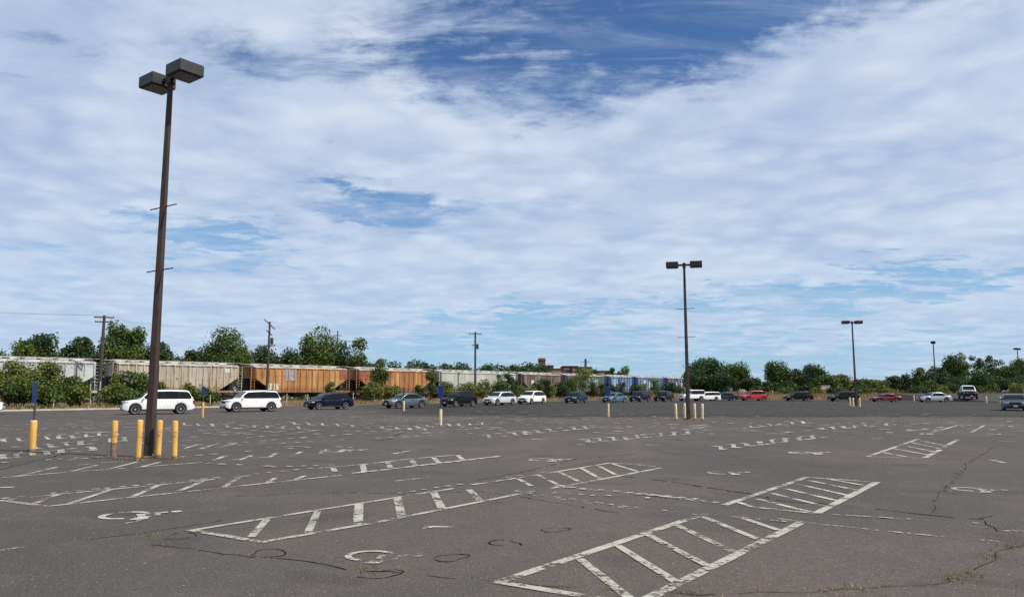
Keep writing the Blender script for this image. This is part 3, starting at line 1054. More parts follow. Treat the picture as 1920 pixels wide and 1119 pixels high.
lamp_post(G(279, 857), -37, 'tall brown twin head lamp post with two banner rods and thick weathered bollards', H=10.62)
lamp_post(G(1291, 786.5), -14, 'brown twin head lamp post with banner rods beside the pale thin bollards', H=9.65)
lamp_post(G(1606, 761.5), -3, 'slender twin head lamp post in front of the low treeline', rods=False, H=9.6)
q = P(1756, 746, 131)
lamp_post((q.x, q.y, ramp_z(131) if q.x > 72 else 0.0), 61, 'lamp post rising before the tall trees with its heads seen end on', rods=False, plinth=False)
q = P(1911, 700, 158)
lamp_post((q.x, q.y, 0.95), 40, 'far lamp post standing among the tall trees', rods=False, H=9.4, plinth=False)


# ------------------------------------------------------------------ bollards
def bollard(base, h, r, label, group, dirty=False, tilt=(0, 0), mat=None):
    root = empty('bollard', base)
    tag(root, label, 'bollard', group)
    b = MB()
    prof_ = [(r, 0.0), (r, h * .35), (r * 1.01, h * .7), (r, h - r * .35), (r * .85, h - r * .12), (r * .4, h)]
    b.lathe(prof_, 14)
    o = b.build('post', mat or M_YELLOW, root, True)
    c = MB()
    c.lathe([(r * 1.05, 0.0), (r * 1.05, h * (.42 if dirty else .07)), (r * 1.01, h * (.43 if dirty else .09))], 14)
    c.build('dirty_base', M_RUSTBASE, root)
    root.rotation_euler = (tilt[0], tilt[1], RNG.uniform(0, 6))
    return root


grp = 'yellow bollards around the tall lamp post'
bollard(G(212, 860), 0.98, 0.072, 'yellow bollard with a rusty brown lower half', grp, True, (.0, .02))
bollard(G(258, 863), 1.02, 0.073, 'yellow bollard in front of the tall brown lamp post', grp, False, (.0, .015))
bollard(G(296, 858), 0.98, 0.072, 'yellow bollard touching the tall lamp post on its sunny side', grp, False, (-.01, .01))
bollard(G(326.5, 860.5), 0.98, 0.072, 'yellow bollard on the sunny outer corner of the lamp post group', grp, False, (.01, .02))
M_PALEYELLOW = plain('bleached_yellow_paint', (0.72, 0.55, 0.30), 0.7, 0.0, 0.12, 5.0)
grp = 'pale bollards around the lamp post by the queue'
for (x, y) in [(1268, 788), (1284, 786), (1303, 787), (1317, 788)]:
    bollard(G(x, y), 0.98, 0.075, 'thin bleached yellow bollard by the lamp post with banner rods', grp, False, (RNG.uniform(-.02, .02), RNG.uniform(-.02, .02)), M_PALEYELLOW)
grp = 'bollards around the slender lamp post'
for (x, y) in [(1594, 762), (1600, 763.5), (1612.5, 764)]:
    bollard(G(x, y), 1.0, 0.085, 'tiny pale bollard at the foot of the slender lamp post', grp, False, (0, 0), M_PALEYELLOW)
grp = 'bollards at the edge of the dry grass'
for (x, y) in [(1714, 753)]:
    bollard(G(x, y), 1.0, 0.1, 'tiny pale bollard before the dry grass bank', grp, False, (0, 0), M_PALEYELLOW)
for (x, y) in [(1850, 757), (1876, 757.5)]:
    bollard(G(x, y), 1.0, 0.09, 'tiny pale bollard standing by the ramp road', grp, False, (0, 0), M_PALEYELLOW)


# ------------------------------------------------------------------ blue signs on posts set in yellow bollards
def sign_post(base, face_deg, label, h=0.86, r=0.105, top=2.02, w=0.31, hh=0.62, mat=None):
    root = empty('parking_sign', base)
    tag(root, label, 'sign', 'blue parking signs on yellow bollards')
    b = MB()
    b.lathe([(r, 0), (r, h * .5), (r, h - .02), (r * .95, h)], 14)
    bo = b.build('bollard_base', mat or M_YELLOW, root, True)
    MB().lathe([(r * .93, h), (r * .7, h + .025)], 14).build('concrete_fill', M_CONCRETE, bo)
    MB().lathe([(r * 1.06, 0), (r * 1.06, .05), (r * 1.01, .07)], 14).build('dirty_base', M_RUSTBASE, bo)
    a = math.radians(face_deg)
    p = MB()
    p.box((0, 0, (h + top) / 2), (0.052, 0.045, top - h + .06), a)
    p.build('post', M_GALV, root)
    d = Vector((math.sin(a), -math.cos(a), 0))
    s = MB()
    s.box(d * 0.034 + Vector((0, 0, top - hh / 2)), (w, 0.006, hh), a)
    so = s.build('sign_panel', M_BLUE, root)
    e = MB()
    e.box(d * 0.0385 + Vector((0, 0, top - .02)), (w * .9, 0.003, 0.010), a)
    e.build('sign_border', M_PLATE, so)
    return root


sign_post(G(59.5, 845), -36, 'blue parking sign on a thick yellow bollard near the kerb, seen at a slant', r=.098)
sign_post(G(379.5, 784), -35, 'blue parking sign between the two white cars', h=.98, r=.075)
sign_post(G(826, 799), -32, 'blue parking sign on a pale bollard in front of the black crossover', h=.82, r=.075, mat=M_PALEYELLOW)
sign_post(G(757, 771), -58, 'blue parking sign on a pale bollard in front of the silver grey sedan', h=.86, r=.085, mat=M_PALEYELLOW)
sign_post(G(1141, 783), -32, 'blue parking sign on a thin bollard before the blue wagon', h=.90, r=.06, mat=M_PALEYELLOW)


# ------------------------------------------------------------------ utility poles and wires
def utility_pole(base, H, arms, label, lean=(0, 0), gear=True, r=.15):
    root = empty('utility_pole', base)
    tag(root, label, 'utility pole', 'timber utility poles along the railway')
    pts = [Vector((lean[0] * t * H, lean[1] * t * H, H * t)) for t in (0, .25, .5, .75, 1)]
    MB().tube(pts, [r, r * .93, r * .85, r * .77, r * .68], 8).build('pole', M_WOODPOLE, root, True)
    tips = []
    for (z, w, az, dz) in arms:
        c = Vector((lean[0] * z, lean[1] * z, z))
        d = Vector((math.cos(az), math.sin(az), dz)).normalized()
        a = MB()
        a.tube([c - d * w / 2, c + d * w / 2], [.065, .065], 6)
        ao = a.build('cross_arm', M_WOODPOLE, root)
        for k in (-.46, -.2, .2, .46):
            q = c + d * w * k
            MB().lathe([(.04, .0), (.055, .08), (.05, .16), (.02, .2)], 6, q + Vector((0, 0, .05))).build('insulator', M_CONCRETE, ao)
            tips.append(Vector(base) + q + Vector((0, 0, .2)))
    if gear:
        MB().lathe([(.17, -.4), (.19, -.38), (.19, .32), (.14, .4), (.05, .44)], 10, (lean[0] * (H - 2.6) + .36, lean[1] * H, H - 2.4)).build('transformer', M_LAMP, root, True)
    return root, tips


def at_track(px, off):
    return T(s_at(px, off), off, 0.25)


b1 = at_track(186, 5.0)
p1, t1 = utility_pole(b1, P(191, 591, b1.y).z - .25, [(P(191, 594, b1.y).z - .3, 1.9, .3, 0.0), (P(191, 597, b1.y).z - .6, 1.7, .3, .0)], 'timber utility pole between the white and the cream wagons', (.006, 0), False, .2)
b2 = at_track(500, 4.5)
hh = P(503, 603, b2.y).z - .25
p2, t2 = utility_pole(b2, hh, [(hh - .35, 1.7, .5, -.9), (hh - 3.0, 1.6, .2, .1), (hh - 1.4, .9, .6, -.8)], 'timber utility pole with slanting arms before the orange wagon', (.008, 0), True, .17)
b3 = at_track(891, 4.5)
hh = P(890, 622, b3.y).z - .25
p3, t3 = utility_pole(b3, hh, [(hh - .3, 2.1, .25, 0.0), (hh - 2.2, 1.2, .25, 0.0)], 'timber utility pole before the smooth white wagon', (-.003, 0), True, .2)
b4 = P(631, 700, 150)
p4, t4 = utility_pole((b4.x, b4.y, 0.2), P(631, 622, 150).z, [(P(631, 627, 150).z - .4, 1.6, .2, 0.0)], 'thin utility pole among the trees behind the orange wagon', (0, 0), False, .16)
b5 = P(1098, 690, 215)
r5, t5 = utility_pole((b5.x, b5.y, 0.2), P(1098, 674, 215).z, [(P(1098, 676, 215).z - .5, 2.6, .1, 0.0), (P(1098, 680, 215).z - .6, 2.0, .9, .3)], 'thick short pole rising behind the brick factory roofs', (0, 0), False, .42)


def wire(a, b, sag, label):
    pts = []
    for i in range(15):
        t = i / 14
        q = a.lerp(b, t)
        q.z -= sag * 4 * t * (1 - t)
        pts.append(q)
    o = MB().tube(pts, [.007] * 15, 5).build('overhead_wire', M_WIRE)
    tag(o, label, 'wire', 'overhead wires between the utility poles')


lab = 'thin black overhead wire strung between the utility poles'
far0 = T(-75, 5.0, 9.6)
wire(far0, t1[0], 1.0, lab)
wire(far0 + Vector((1.2, .4, 0)), t1[3], 1.2, lab)
wire(t1[0], t2[0], 1.1, lab)
wire(t1[3], t2[5], 1.3, lab)
wire(t2[1], t3[0], 1.2, lab)
wire(t2[5], t3[4], 1.2, lab)
far1 = T(190, 4.5, 9.5)
wire(t3[1], far1, 1.6, lab)

# a few old fence posts at the foot of the bank
for (px_, off, h, lean_) in [(102, 10.6, 1.35, .03), (171, 8.0, 2.3, -.04), (186.5, 8.0, 2.6, .02), (538, 9.0, 1.3, .02), (577, 9.2, 1.2, 0.03), (395, 9.5, 1.2, 0.0), (662, 9.3, 1.4, .04), (478, 9.0, 1.2, -.03)]:
    b = at_track(px_, off)
    b.z = 0.1
    fp = MB().tube([(0, 0, 0), (lean_ * h, 0, h)], [.05, .045], 7).build('fence_post', M_PALEPOST)
    fp.location = b
    tag(fp, 'old pale fence post ' + ('below the shrubs behind the slanted blue sign' if px_ < 150 else 'before the gap of white and cream wagons' if px_ < 300 else 'between the two white SUVs' if px_ < 450 else 'before the orange wagon' if px_ < 600 else 'beside the black hatchback'), 'fence post', 'old fence posts along the railway bank')


# ------------------------------------------------------------------ railway track and freight wagons
RAIL_TOP = 0.60
for sgn, nm in ((1, 'steel rail on the lot side of the freight track'), (-1, 'steel rail on the tree side of the freight track')):
    r = MB()
    a, b = T(-60, sgn * .74, .44), T(178, sgn * .74, .44)
    for (w, z0, z1) in ((.14, 0, .03), (.03, .03, .12), (.07, .12, .16)):
        q = TN * w / 2
        vs = [a - q, a + q, b + q, b - q]
        r.add([v + Vector((0, 0, z0)) for v in vs] + [v + Vector((0, 0, z1)) for v in vs], [(0, 1, 2, 3), (4, 5, 6, 7), (0, 1, 5, 4), (1, 2, 6, 5), (2, 3, 7, 6), (3, 0, 4, 7)])
    o = r.build('rail', M_RAIL)
    tag(o, nm, 'rail', 'rails of the freight track')

M_ENDDARK = plain('dark_wagon_end', (0.035, 0.030, 0.027), 0.85, 0.0, 0.3, 2.0)
M_ROOFW = plain('pale_wagon_roof', (0.44, 0.42, 0.38), 0.7, 0.0, 0.35, 1.2)
RIB = {}


def rib_mesh(z0, z1, mat):
    k = (round(z0, 2), round(z1, 2), mat.name)
    if k not in RIB:
        b = MB().box((0, 0, (z0 + z1) / 2), (0.13, 0.10, z1 - z0), bevel=.02)
        o = b.build('rib', mat)
        RIB[k] = o.data
        bpy.data.objects.remove(o)
    return RIB[k]


WH = {}


def wagon(px0, px1, label, mats, ribs=15, smooth_side=False, plates=(), gap=0.55, H=4.05):
    s0, s1 = s_at(px0), s_at(px1)
    L = s1 - s0 - 2 * gap
    base = T(s0 + gap, 0, RAIL_TOP)
    root = empty('hopper_wagon', base, math.atan2(TU.y, TU.x))
    tag(root, label, 'freight wagon', 'freight wagons standing on the track')
    side, post_m = mats[0], mats[1] if len(mats) > 1 else mats[0]
    e, run = 0.65, min(2.6, L * .17)
    sill = 1.02
    poly = [(e, H), (L - e, H), (L - e, H - 1.35), (L - e - run, sill + .12), (e + run, sill + .12), (e, H - 1.35)]
    b = MB()
    b.prism(poly, -1.50, 1.50)
    bo = b.build('body', side, root)
    # roof: shallow arch with a running board and hatches
    rf = MB()
    n = 9
    vs, fs = [], []
    for x in (e - .12, L - e + .12):
        for i in range(n):
            t = -1 + 2 * i / (n - 1)
            vs.append((x, t * 1.56, H + .02 + .26 * (1 - t * t)))
    for i in range(n - 1):
        fs.append((i, i + 1, n + i + 1, n + i))
    fs += [tuple(range(n)), tuple(range(2 * n - 1, n - 1, -1))]
    rf.add(vs, fs)
    ro = rf.build('roof', M_ROOFW, root)
    x = e + .8
    while x < L - e - .6:
        MB().box((x, 0.0, H + .33), (1.0, .62, .14), bevel=.03).build('roof_hatch', M_ROOFW, ro)
        x += 1.55
    for sy in (-1, 1):
        MB().box((L / 2, sy * 1.02, H + .46), (L - .2, .34, .05)).build('running_board', M_ROOFW, ro)
        # side plate edge at the eaves
        MB().box((L / 2, sy * 1.545, H - .03), (L - 2 * e, .09, .14), bevel=.02).build('top_chord', post_m, root)
        MB().box((L / 2, sy * 1.42, sill), (L - .1, .20, .24), bevel=.02).build('side_sill', post_m, root)
        if not smooth_side:
            data_full = rib_mesh(sill + .13, H - .1, post_m)
            data_half = rib_mesh(H - 1.3, H - .1, post_m)
            for i in range(ribs):
                xx = e + .12 + (L - 2 * e - .24) * i / (ribs - 1)
                inset = min(xx - e, L - e - xx)
                short = inset < run * .95
                share('rib', data_half if short and inset < run * .5 else data_full if not short else rib_mesh(sill + .13 + (run - inset) / run * 1.45, H - .1, post_m), root, (xx, sy * 1.545, 0))
    # end frames, ladders, platforms
    for ex, sg in ((0.10, 1), (L - 0.10, -1)):
        ef = MB()
        for sy in (-1, 1):
            ef.box((ex, sy * 1.40, (sill + H) / 2 + .02), (.10, .10, H - sill), bevel=.01)
        ef.box((ex, 0, H + .02), (.10, 2.9, .10))
        ef.box((ex, 0, sill + .02), (.16, 3.0, .22))
        fr = ef.build('end_frame', post_m, root)
        for sy in (-1, 1):
            ld = MB()
            for k in range(8):
                ld.box((ex + sg * .28, sy * 1.44, sill + .3 + k * .36), (.44, .03, .03))
            ld.box((ex + sg * .50, sy * 1.44, (sill + H) / 2), (.04, .04, H - sill))
            ld.build('ladder', post_m, fr)
        sl = MB()
        x0 = e if sg == 1 else L - e
        sl.prism([(x0 + sg * .02, H - 1.36), (x0 + sg * (run + .02), sill + .1), (x0 + sg * run * 1.15, sill + .1), (x0 + sg * .3, H - 1.3)], -1.30, 1.30)
        sl.build('slope_sheet', M_ENDDARK, root)
        eb = MB()  # dark filler added so no bright sky shows through the open end
        eb.prism([(ex + sg * .12, sill), (ex + sg * .12, H - 1.5), (x0 + sg * .03, H - 1.45), (x0 + sg * (run - .05), sill + .1)], .15, 1.15)
        eb.build('end_dark_filler', M_ENDDARK, root)
        MB().box((ex + sg * 1.2, 0, .82), (2.6, .5, .38)).build('centre_sill', M_ENDDARK, root)
        MB().box((ex - sg * (gap * .5 + .05), 0, .84), (gap + .1, .22, .24), bevel=.03).build('coupler', M_ENDDARK, root)
        br = MB()
        br.tube([(ex + sg * 1.1, -.25, 1.1), (ex + sg * 1.1, -.25, 2.0)], [.22, .22], 8)
        br.build('brake_reservoir', M_ENDDARK, root)
        # truck with two axles
        tx = ex + sg * 1.75
        tk = MB()
        for sy in (-1, 1):
            tk.prism([(tx - 1.1, .42), (tx - .5, .62), (tx + .5, .62), (tx + 1.1, .42), (tx + .9, .30), (tx + .35, .22), (tx - .35, .22), (tx - .9, .30)], sy * .98 - .07, sy * .98 + .07)
        tk.box((tx, 0, .45), (.4, 1.9, .2))
        to = tk.build('truck', M_UNDER, root)
        if 'w' not in WH:
            w = MB()
            w.lathe([(.10, -.10), (.40, -.09), (.43, -.06), (.43, .05), (.40, .06), (.15, .03), (.10, .08)], 16, axis='Y')
            wo_ = w.build('wheel', M_RAIL)
            WH['w'] = wo_.data
            bpy.data.objects.remove(wo_)
        for wx in (-.88, .88):
            for sy in (-1, 1):
                share('wheel', WH['w'], to, (tx + wx, sy * .76, .43))
    # hopper outlets under the floor
    nb = 3 if L > 13 else 2
    span = (L - 2 * e - 2 * run) / nb
    for i in range(nb):
        c = e + run + span * (i + .5)
        hb = MB()
        w0, w1, y0, y1 = span * .48, span * .16, 1.38, .55
        vs = [(c - w0, -y0, sill + .11), (c + w0, -y0, sill + .11), (c + w0, y0, sill + .11), (c - w0, y0, sill + .11), (c - w1, -y1, .32), (c + w1, -y1, .32), (c + w1, y1, .32), (c - w1, y1, .32)]
        hb.add(vs, [(0, 1, 2, 3), (4, 5, 6, 7), (0, 1, 5, 4), (1, 2, 6, 5), (2, 3, 7, 6), (3, 0, 4, 7)])
        hb.build('hopper_outlet', M_ENDDARK, root)
    for (fx, z, w, h, m) in plates:
        MB().box((L * fx, -1.512 - .002 * (len(root.children) % 7), z), (w, .03, h)).build('side_plate', m, root)
    return root


W_WHITE = rusted('white_wagon_paint', (0.54, 0.56, 0.56), (0.45, 0.47, 0.46), (0.22, 0.14, 0.09), .55, 1)
W_CREAM = rusted('cream_wagon_paint', (0.50, 0.45, 0.36), (0.38, 0.33, 0.25), (0.19, 0.085, 0.04), .9, 2)
W_ORANGE = rusted('orange_wagon_paint', (0.50, 0.285, 0.115), (0.40, 0.185, 0.065), (0.17, 0.070, 0.038), .85, 3)
W_YELLOW = rusted('yellow_orange_wagon_paint', (0.56, 0.33, 0.10), (0.36, 0.14, 0.07), (0.15, 0.06, 0.035), .85, 4)
W_SMOOTH = rusted('smooth_white_wagon_paint', (0.50, 0.50, 0.45), (0.43, 0.43, 0.38), (0.24, 0.18, 0.12), .4, 5)
W_TAN = rusted('tan_wagon_paint', (0.24, 0.19, 0.145), (0.13, 0.095, 0.075), (0.06, 0.035, 0.03), .8, 6)
W_GREEN = rusted('grey_green_wagon_paint', (0.16, 0.22, 0.21), (0.09, 0.12, 0.115), (0.07, 0.05, 0.035), .7, 7)
W_BLUE = rusted('blue_wagon_paint', (0.030, 0.075, 0.26), (0.16, 0.24, 0.38), (0.03, 0.028, 0.05), .7, 8)
W_PALEBLUE = rusted('pale_blue_wagon_paint', (0.26, 0.40, 0.48), (0.06, 0.10, 0.24), (0.04, 0.035, 0.05), .8, 9)
W_DARK = rusted('dark_wagon_paint', (0.05, 0.05, 0.09), (0.15, 0.16, 0.21), (0.03, 0.02, 0.022), .7, 10)
M_PATCHBLUE = plain('grey_blue_patch', (0.25, 0.29, 0.36), .7, 0, .15, 2.0)
M_WHITEPLATE = plain('white_plate', (0.55, 0.53, 0.48), .7, 0, .12, 3.0)
M_WINEPATCH = plain('wine_red_patch', (0.30, 0.08, 0.06), .75, 0, .25, 1.5)

wagon(-170, 186, 'pale white ribbed hopper wagon behind the tall shrubs', [W_WHITE], 16)
wagon(186, 449, 'cream hopper wagon streaked with rust and a white square mark', [W_CREAM], 17, plates=[(.86, 3.55, .75, .55, M_WHITEPLATE)])
wagon(449, 649, 'orange hopper wagon with a grey blue patch on its side', [W_ORANGE], 16, plates=[(.37, 3.2, 1.7, 1.5, M_PATCHBLUE), (.17, 1.65, .7, .8, M_WHITEPLATE), (.235, 1.65, .7, .8, M_WHITEPLATE), (.92, 3.3, 1.3, 1.2, M_WINEPATCH)])
wagon(649, 806, 'yellow orange hopper wagon half hidden by a vine covered shrub', [W_YELLOW], 16, plates=[(.08, 3.4, 1.6, 1.2, M_WINEPATCH)])
wagon(806, 962, 'smooth white wagon without ribs behind the utility pole', [W_SMOOTH], smooth_side=True)
M_SKYPLATE = plain('pale_blue_patch', (0.34, 0.46, 0.52), .7, 0, .2, 1.5)
M_NAVYPLATE = plain('navy_patch', (0.025, 0.035, 0.09), .7, 0, .2, 1.5)
M_BROWNPLATE = plain('brown_patch', (0.09, 0.06, 0.045), .8, 0, .25, 1.5)


def patches(k, mats):
    return [(RNG.uniform(.18, .82), RNG.uniform(1.9, 3.2), RNG.uniform(.5, 1.3), RNG.uniform(.8, 1.6), RNG.choice(mats)) for _ in range(k)]


wagon(962, 1046, 'tan brown hopper wagon below the brick chimney', [W_TAN], 12, plates=patches(5, [M_BROWNPLATE, M_WHITEPLATE]))
wagon(1046, 1128, 'grey green hopper wagon hidden by shrubs', [W_GREEN], 12, plates=patches(5, [M_BROWNPLATE, M_SKYPLATE]))
wagon(1128, 1180, 'deep blue wagon with pale patches', [W_BLUE, W_BLUE], 9, plates=patches(6, [M_SKYPLATE, M_NAVYPLATE, M_WHITEPLATE]))
wagon(1180, 1238, 'pale blue ribbed wagon with dark panels', [W_PALEBLUE, W_BLUE], 11, plates=patches(7, [M_SKYPLATE, M_NAVYPLATE, M_WHITEPLATE]))
wagon(1238, 1292, 'dark grey wagon at the far end of the train', [W_DARK], 9, plates=patches(5, [M_NAVYPLATE, M_BROWNPLATE, M_SKYPLATE]))


# ------------------------------------------------------------------ brick factory behind the train
def bricked(name, col, seed):
    m, t, bs = material(name)
    co = t.add('ShaderNodeTexCoord').outputs['Object']
    br = t.add('ShaderNodeTexBrick')
    t.put(br.inputs['Vector'], t.mapping(co, (1, 1, 1), rot=(math.pi / 2, 0, 0)))
    br.inputs['Scale'].default_value = 3.0
    t.put(br.inputs['Color1'], col)
    t.put(br.inputs['Color2'], tuple(c * .72 for c in col))
    t.put(br.inputs['Mortar'], tuple(min(1, c * 1.3) for c in col))
    stain = t.noise(t.mapping(co, (.5, .5, .15), (seed, 0, 0)), 1.0, 5.0, .6)
    t.put(bs.inputs['Base Color'], t.mix(t.ramp(stain, .45, .7, 0, .6), br.outputs[0], tuple(c * .45 for c in col)))
    bs.inputs['Roughness'].default_value = .9
    return m


M_BRICK = bricked('red_factory_brick', (0.34, 0.145, 0.095), 1)
M_BRICKD = bricked('dark_factory_brick', (0.16, 0.07, 0.055), 2)
M_WINDOW = plain('dark_window_glass', (0.03, 0.035, 0.04), .12, 0, .2, 1.0)
M_ROOFDARK = plain('dark_felt_roof', (0.06, 0.055, 0.05), .9, 0, .2, 1.0)


def block(root, x0, x1, z1, y, depth, mat, windows, name='wall'):
    """a wing of the factory between two image columns; windows: rows, columns"""
    a, b = P(x0, 700, y).x, P(x1, 700, y).x
    o = MB().box(((a + b) / 2, y + depth / 2, z1 / 2), (b - a, depth, z1)).build(name, mat, root)
    MB().box(((a + b) / 2, y + depth / 2, z1 + .12), (b - a + .3, depth + .3, .24)).build('parapet', M_ROOFDARK, root)
    rows, cols = windows
    for r in range(rows):
        for c in range(cols):
            w = (b - a) / cols
            z = z1 - 1.6 - r * 3.3
            f = MB().box((a + w * (c + .5), y - .06, z), (w * .62, .14, 1.7)).build('window', M_CONCRETE, root)
            MB().box((a + w * (c + .5), y - .13, z), (w * .62 - .24, .06, 1.46)).build('pane', M_WINDOW, f)
    return o


FY = 245.0
fac = empty('brick_factory', (0, 0, 0))
tag(fac, 'red brick factory with flat stepped roofs behind the wagons', 'building')
block(fac, 1022, 1052, P(0, 692, FY).z, FY, 16, M_BRICK, (1, 3))
block(fac, 1023, 1038, P(0, 686, FY + 6).z, FY + 6, 10, M_BRICKD, (0, 1), 'roof_house')
block(fac, 1056, 1084, P(0, 687, FY + 4).z, FY + 4, 14, M_BRICKD, (1, 2), 'wing')
block(fac, 1074, 1110, P(0, 689, FY).z, FY - 1, 12, M_BRICK, (1, 4), 'wing')
block(fac, 1108, 1150, P(0, 696, FY - 4).z, FY - 4, 14, M_BRICK, (1, 4), 'wing')
block(fac, 1052, 1056, P(0, 694, FY).z, FY + 1, 12, M_BRICK, (0, 1), 'link_wall')
block(fac, 960, 1008, P(0, 697, FY + 2).z, FY + 2, 12, M_BRICK, (1, 5), 'wing')
cb = P(1016, 700, FY - 6)
ch = empty('brick_chimney', (cb.x, cb.y, 0))
tag(ch, 'square dark brick chimney beside the factory', 'chimney')
hz = P(1016, 672, FY - 6).z
MB().box((0, 0, hz / 2), (2.1, 2.1, hz)).build('shaft', M_BRICKD, ch)
MB().box((0, 0, hz - .5), (2.4, 2.4, .6), bevel=.1).build('collar', M_BRICKD, ch)
MB().box((0, 0, hz + .1), (2.2, 2.2, .2), bevel=.05).build('cap', M_CONCRETE, ch)

# concrete cabinet on the dry grass bank
cbx = P(1547, 733, 172)
cab = empty('utility_cabinet', (cbx.x, cbx.y, 1.35))
tag(cab, 'pale concrete cabinet standing in the dry grass', 'cabinet')
MB().box((0, 0, .7), (1.7, 1.1, 1.4), bevel=.04).build('housing', M_CONCRETE, cab)
MB().box((0, 0, 1.45), (1.85, 1.25, .12), bevel=.03).build('lid', M_CONCRETE, cab)
MB().box((0.1, -.56, .65), (.9, .04, 1.1), bevel=.01).build('door', M_PALEPOST, cab)


# ------------------------------------------------------------------ cars
KIND = {
    # low: top line of the lower body (fraction of length from the nose, height); A..D: cabin corners; belt height
    'suv': dict(low=[(0, .58), (.012, .80), (.05, .93), (.14, 1.0), (.26, 1.06), (.6, 1.08), (.94, 1.10), (.985, 1.02), (1, .62)], A=.225, B=.385, C=.90, D=.985, belt=1.06, r=.37, zb=.27, wf=.175, wr=.80, pil=(.555, .775)),
    'crossover': dict(low=[(0, .55), (.012, .74), (.05, .86), (.15, .94), (.26, 1.0), (.6, 1.03), (.93, 1.07), (.985, .98), (1, .60)], A=.235, B=.40, C=.82, D=.97, belt=1.01, r=.345, zb=.24, wf=.185, wr=.80, pil=(.555, .77)),
    'hatchback': dict(low=[(0, .50), (.012, .66), (.05, .76), (.16, .86), (.26, .92), (.6, .95), (.93, 1.0), (.985, .92), (1, .55)], A=.245, B=.42, C=.80, D=.965, belt=.93, r=.32, zb=.21, wf=.195, wr=.80, pil=(.57, .78)),
    'sedan': dict(low=[(0, .48), (.012, .62), (.05, .72), (.16, .82), (.27, .89), (.6, .93), (.83, .97), (.965, .97), (.99, .84), (1, .52)], A=.255, B=.425, C=.68, D=.86, belt=.91, r=.325, zb=.20, wf=.19, wr=.79, pil=(.56,)),
    'pickup': dict(low=[(0, .62), (.01, .90), (.04, 1.02), (.14, 1.10), (.25, 1.15), (.6, 1.16), (.66, 1.16), (.985, 1.16), (1, .80)], A=.245, B=.345, C=.585, D=.635, belt=1.15, r=.40, zb=.36, wf=.165, wr=.79, pil=(.47,)),
    'minivan': dict(low=[(0, .55), (.012, .76), (.05, .88), (.12, .98), (.2, 1.05), (.6, 1.08), (.95, 1.08), (.99, 1.0), (1, .60)], A=.165, B=.345, C=.93, D=.99, belt=1.05, r=.34, zb=.22, wf=.175, wr=.77, pil=(.50, .74)),
    'jeep': dict(low=[(0, .60), (.008, .92), (.03, 1.06), (.14, 1.08), (.3, 1.10), (.6, 1.12), (.97, 1.12), (.992, 1.10), (1, .70)], A=.325, B=.375, C=.965, D=.992, belt=1.10, r=.39, zb=.36, wf=.16, wr=.80, pil=(.60, .80)),
}
PAINTS = {}


def car_paint(name, col, metal=.0, rough=.30):
    dark = max(col) < .08
    if name not in PAINTS:
        PAINTS[name] = plain('car_paint_' + name, col, rough, metal, .04, 1.2, coat=0.0 if dark else .35, spec=.16 if dark else .35)
    return PAINTS[name]


WHEELS = {}


def wheel_data(r):
    if r not in WHEELS:
        t = MB().lathe([(r * .66, -.105), (r * .90, -.112), (r * .985, -.085), (r, -.04), (r, .04), (r * .985, .085), (r * .90, .112), (r * .66, .105)], 22, axis='Y')
        a = t.build('tyre', M_TYRE, None, True)
        m = MB()
        m.lathe([(r * .60, -.02), (r * .66, -.112), (r * .69, -.116), (r * .69, -.09), (r * .69, .09), (r * .6, .1)], 22, axis='Y')
        m.lathe([(r * .14, -.108), (r * .16, -.07), (r * .16, -.02)], 10, axis='Y')
        for k in range(5):
            an = 2 * math.pi * k / 5
            d = Vector((math.cos(an), 0, math.sin(an)))
            s = Vector((-math.sin(an), 0, math.cos(an)))
            p0, p1 = d * r * .12, d * r * .66
            q0, q1 = s * r * .09, s * r * .12
            y = Vector((0, -.10, 0))
            y2 = Vector((0, -.06, 0))
            m.add([p0 - q0 + y, p0 + q0 + y, p1 + q1 + y, p1 - q1 + y, p0 - q0 + y2, p0 + q0 + y2, p1 + q1 + y2, p1 - q1 + y2], [(0, 1, 2, 3), (4, 5, 6, 7), (0, 1, 5, 4), (1, 2, 6, 5), (2, 3, 7, 6), (3, 0, 4, 7)])
        b = m.build('rim', M_RIM)
        WHEELS[r] = (a.data, b.data)
        bpy.data.objects.remove(a)
        bpy.data.objects.remove(b)
    return WHEELS[r]


def lerp_pts(pts, x):
    for (x0, y0), (x1, y1) in zip(pts, pts[1:]):
        if x <= x1:
            return y0 + (y1 - y0) * (x - x0) / max(1e-6, x1 - x0)
    return pts[-1][1]


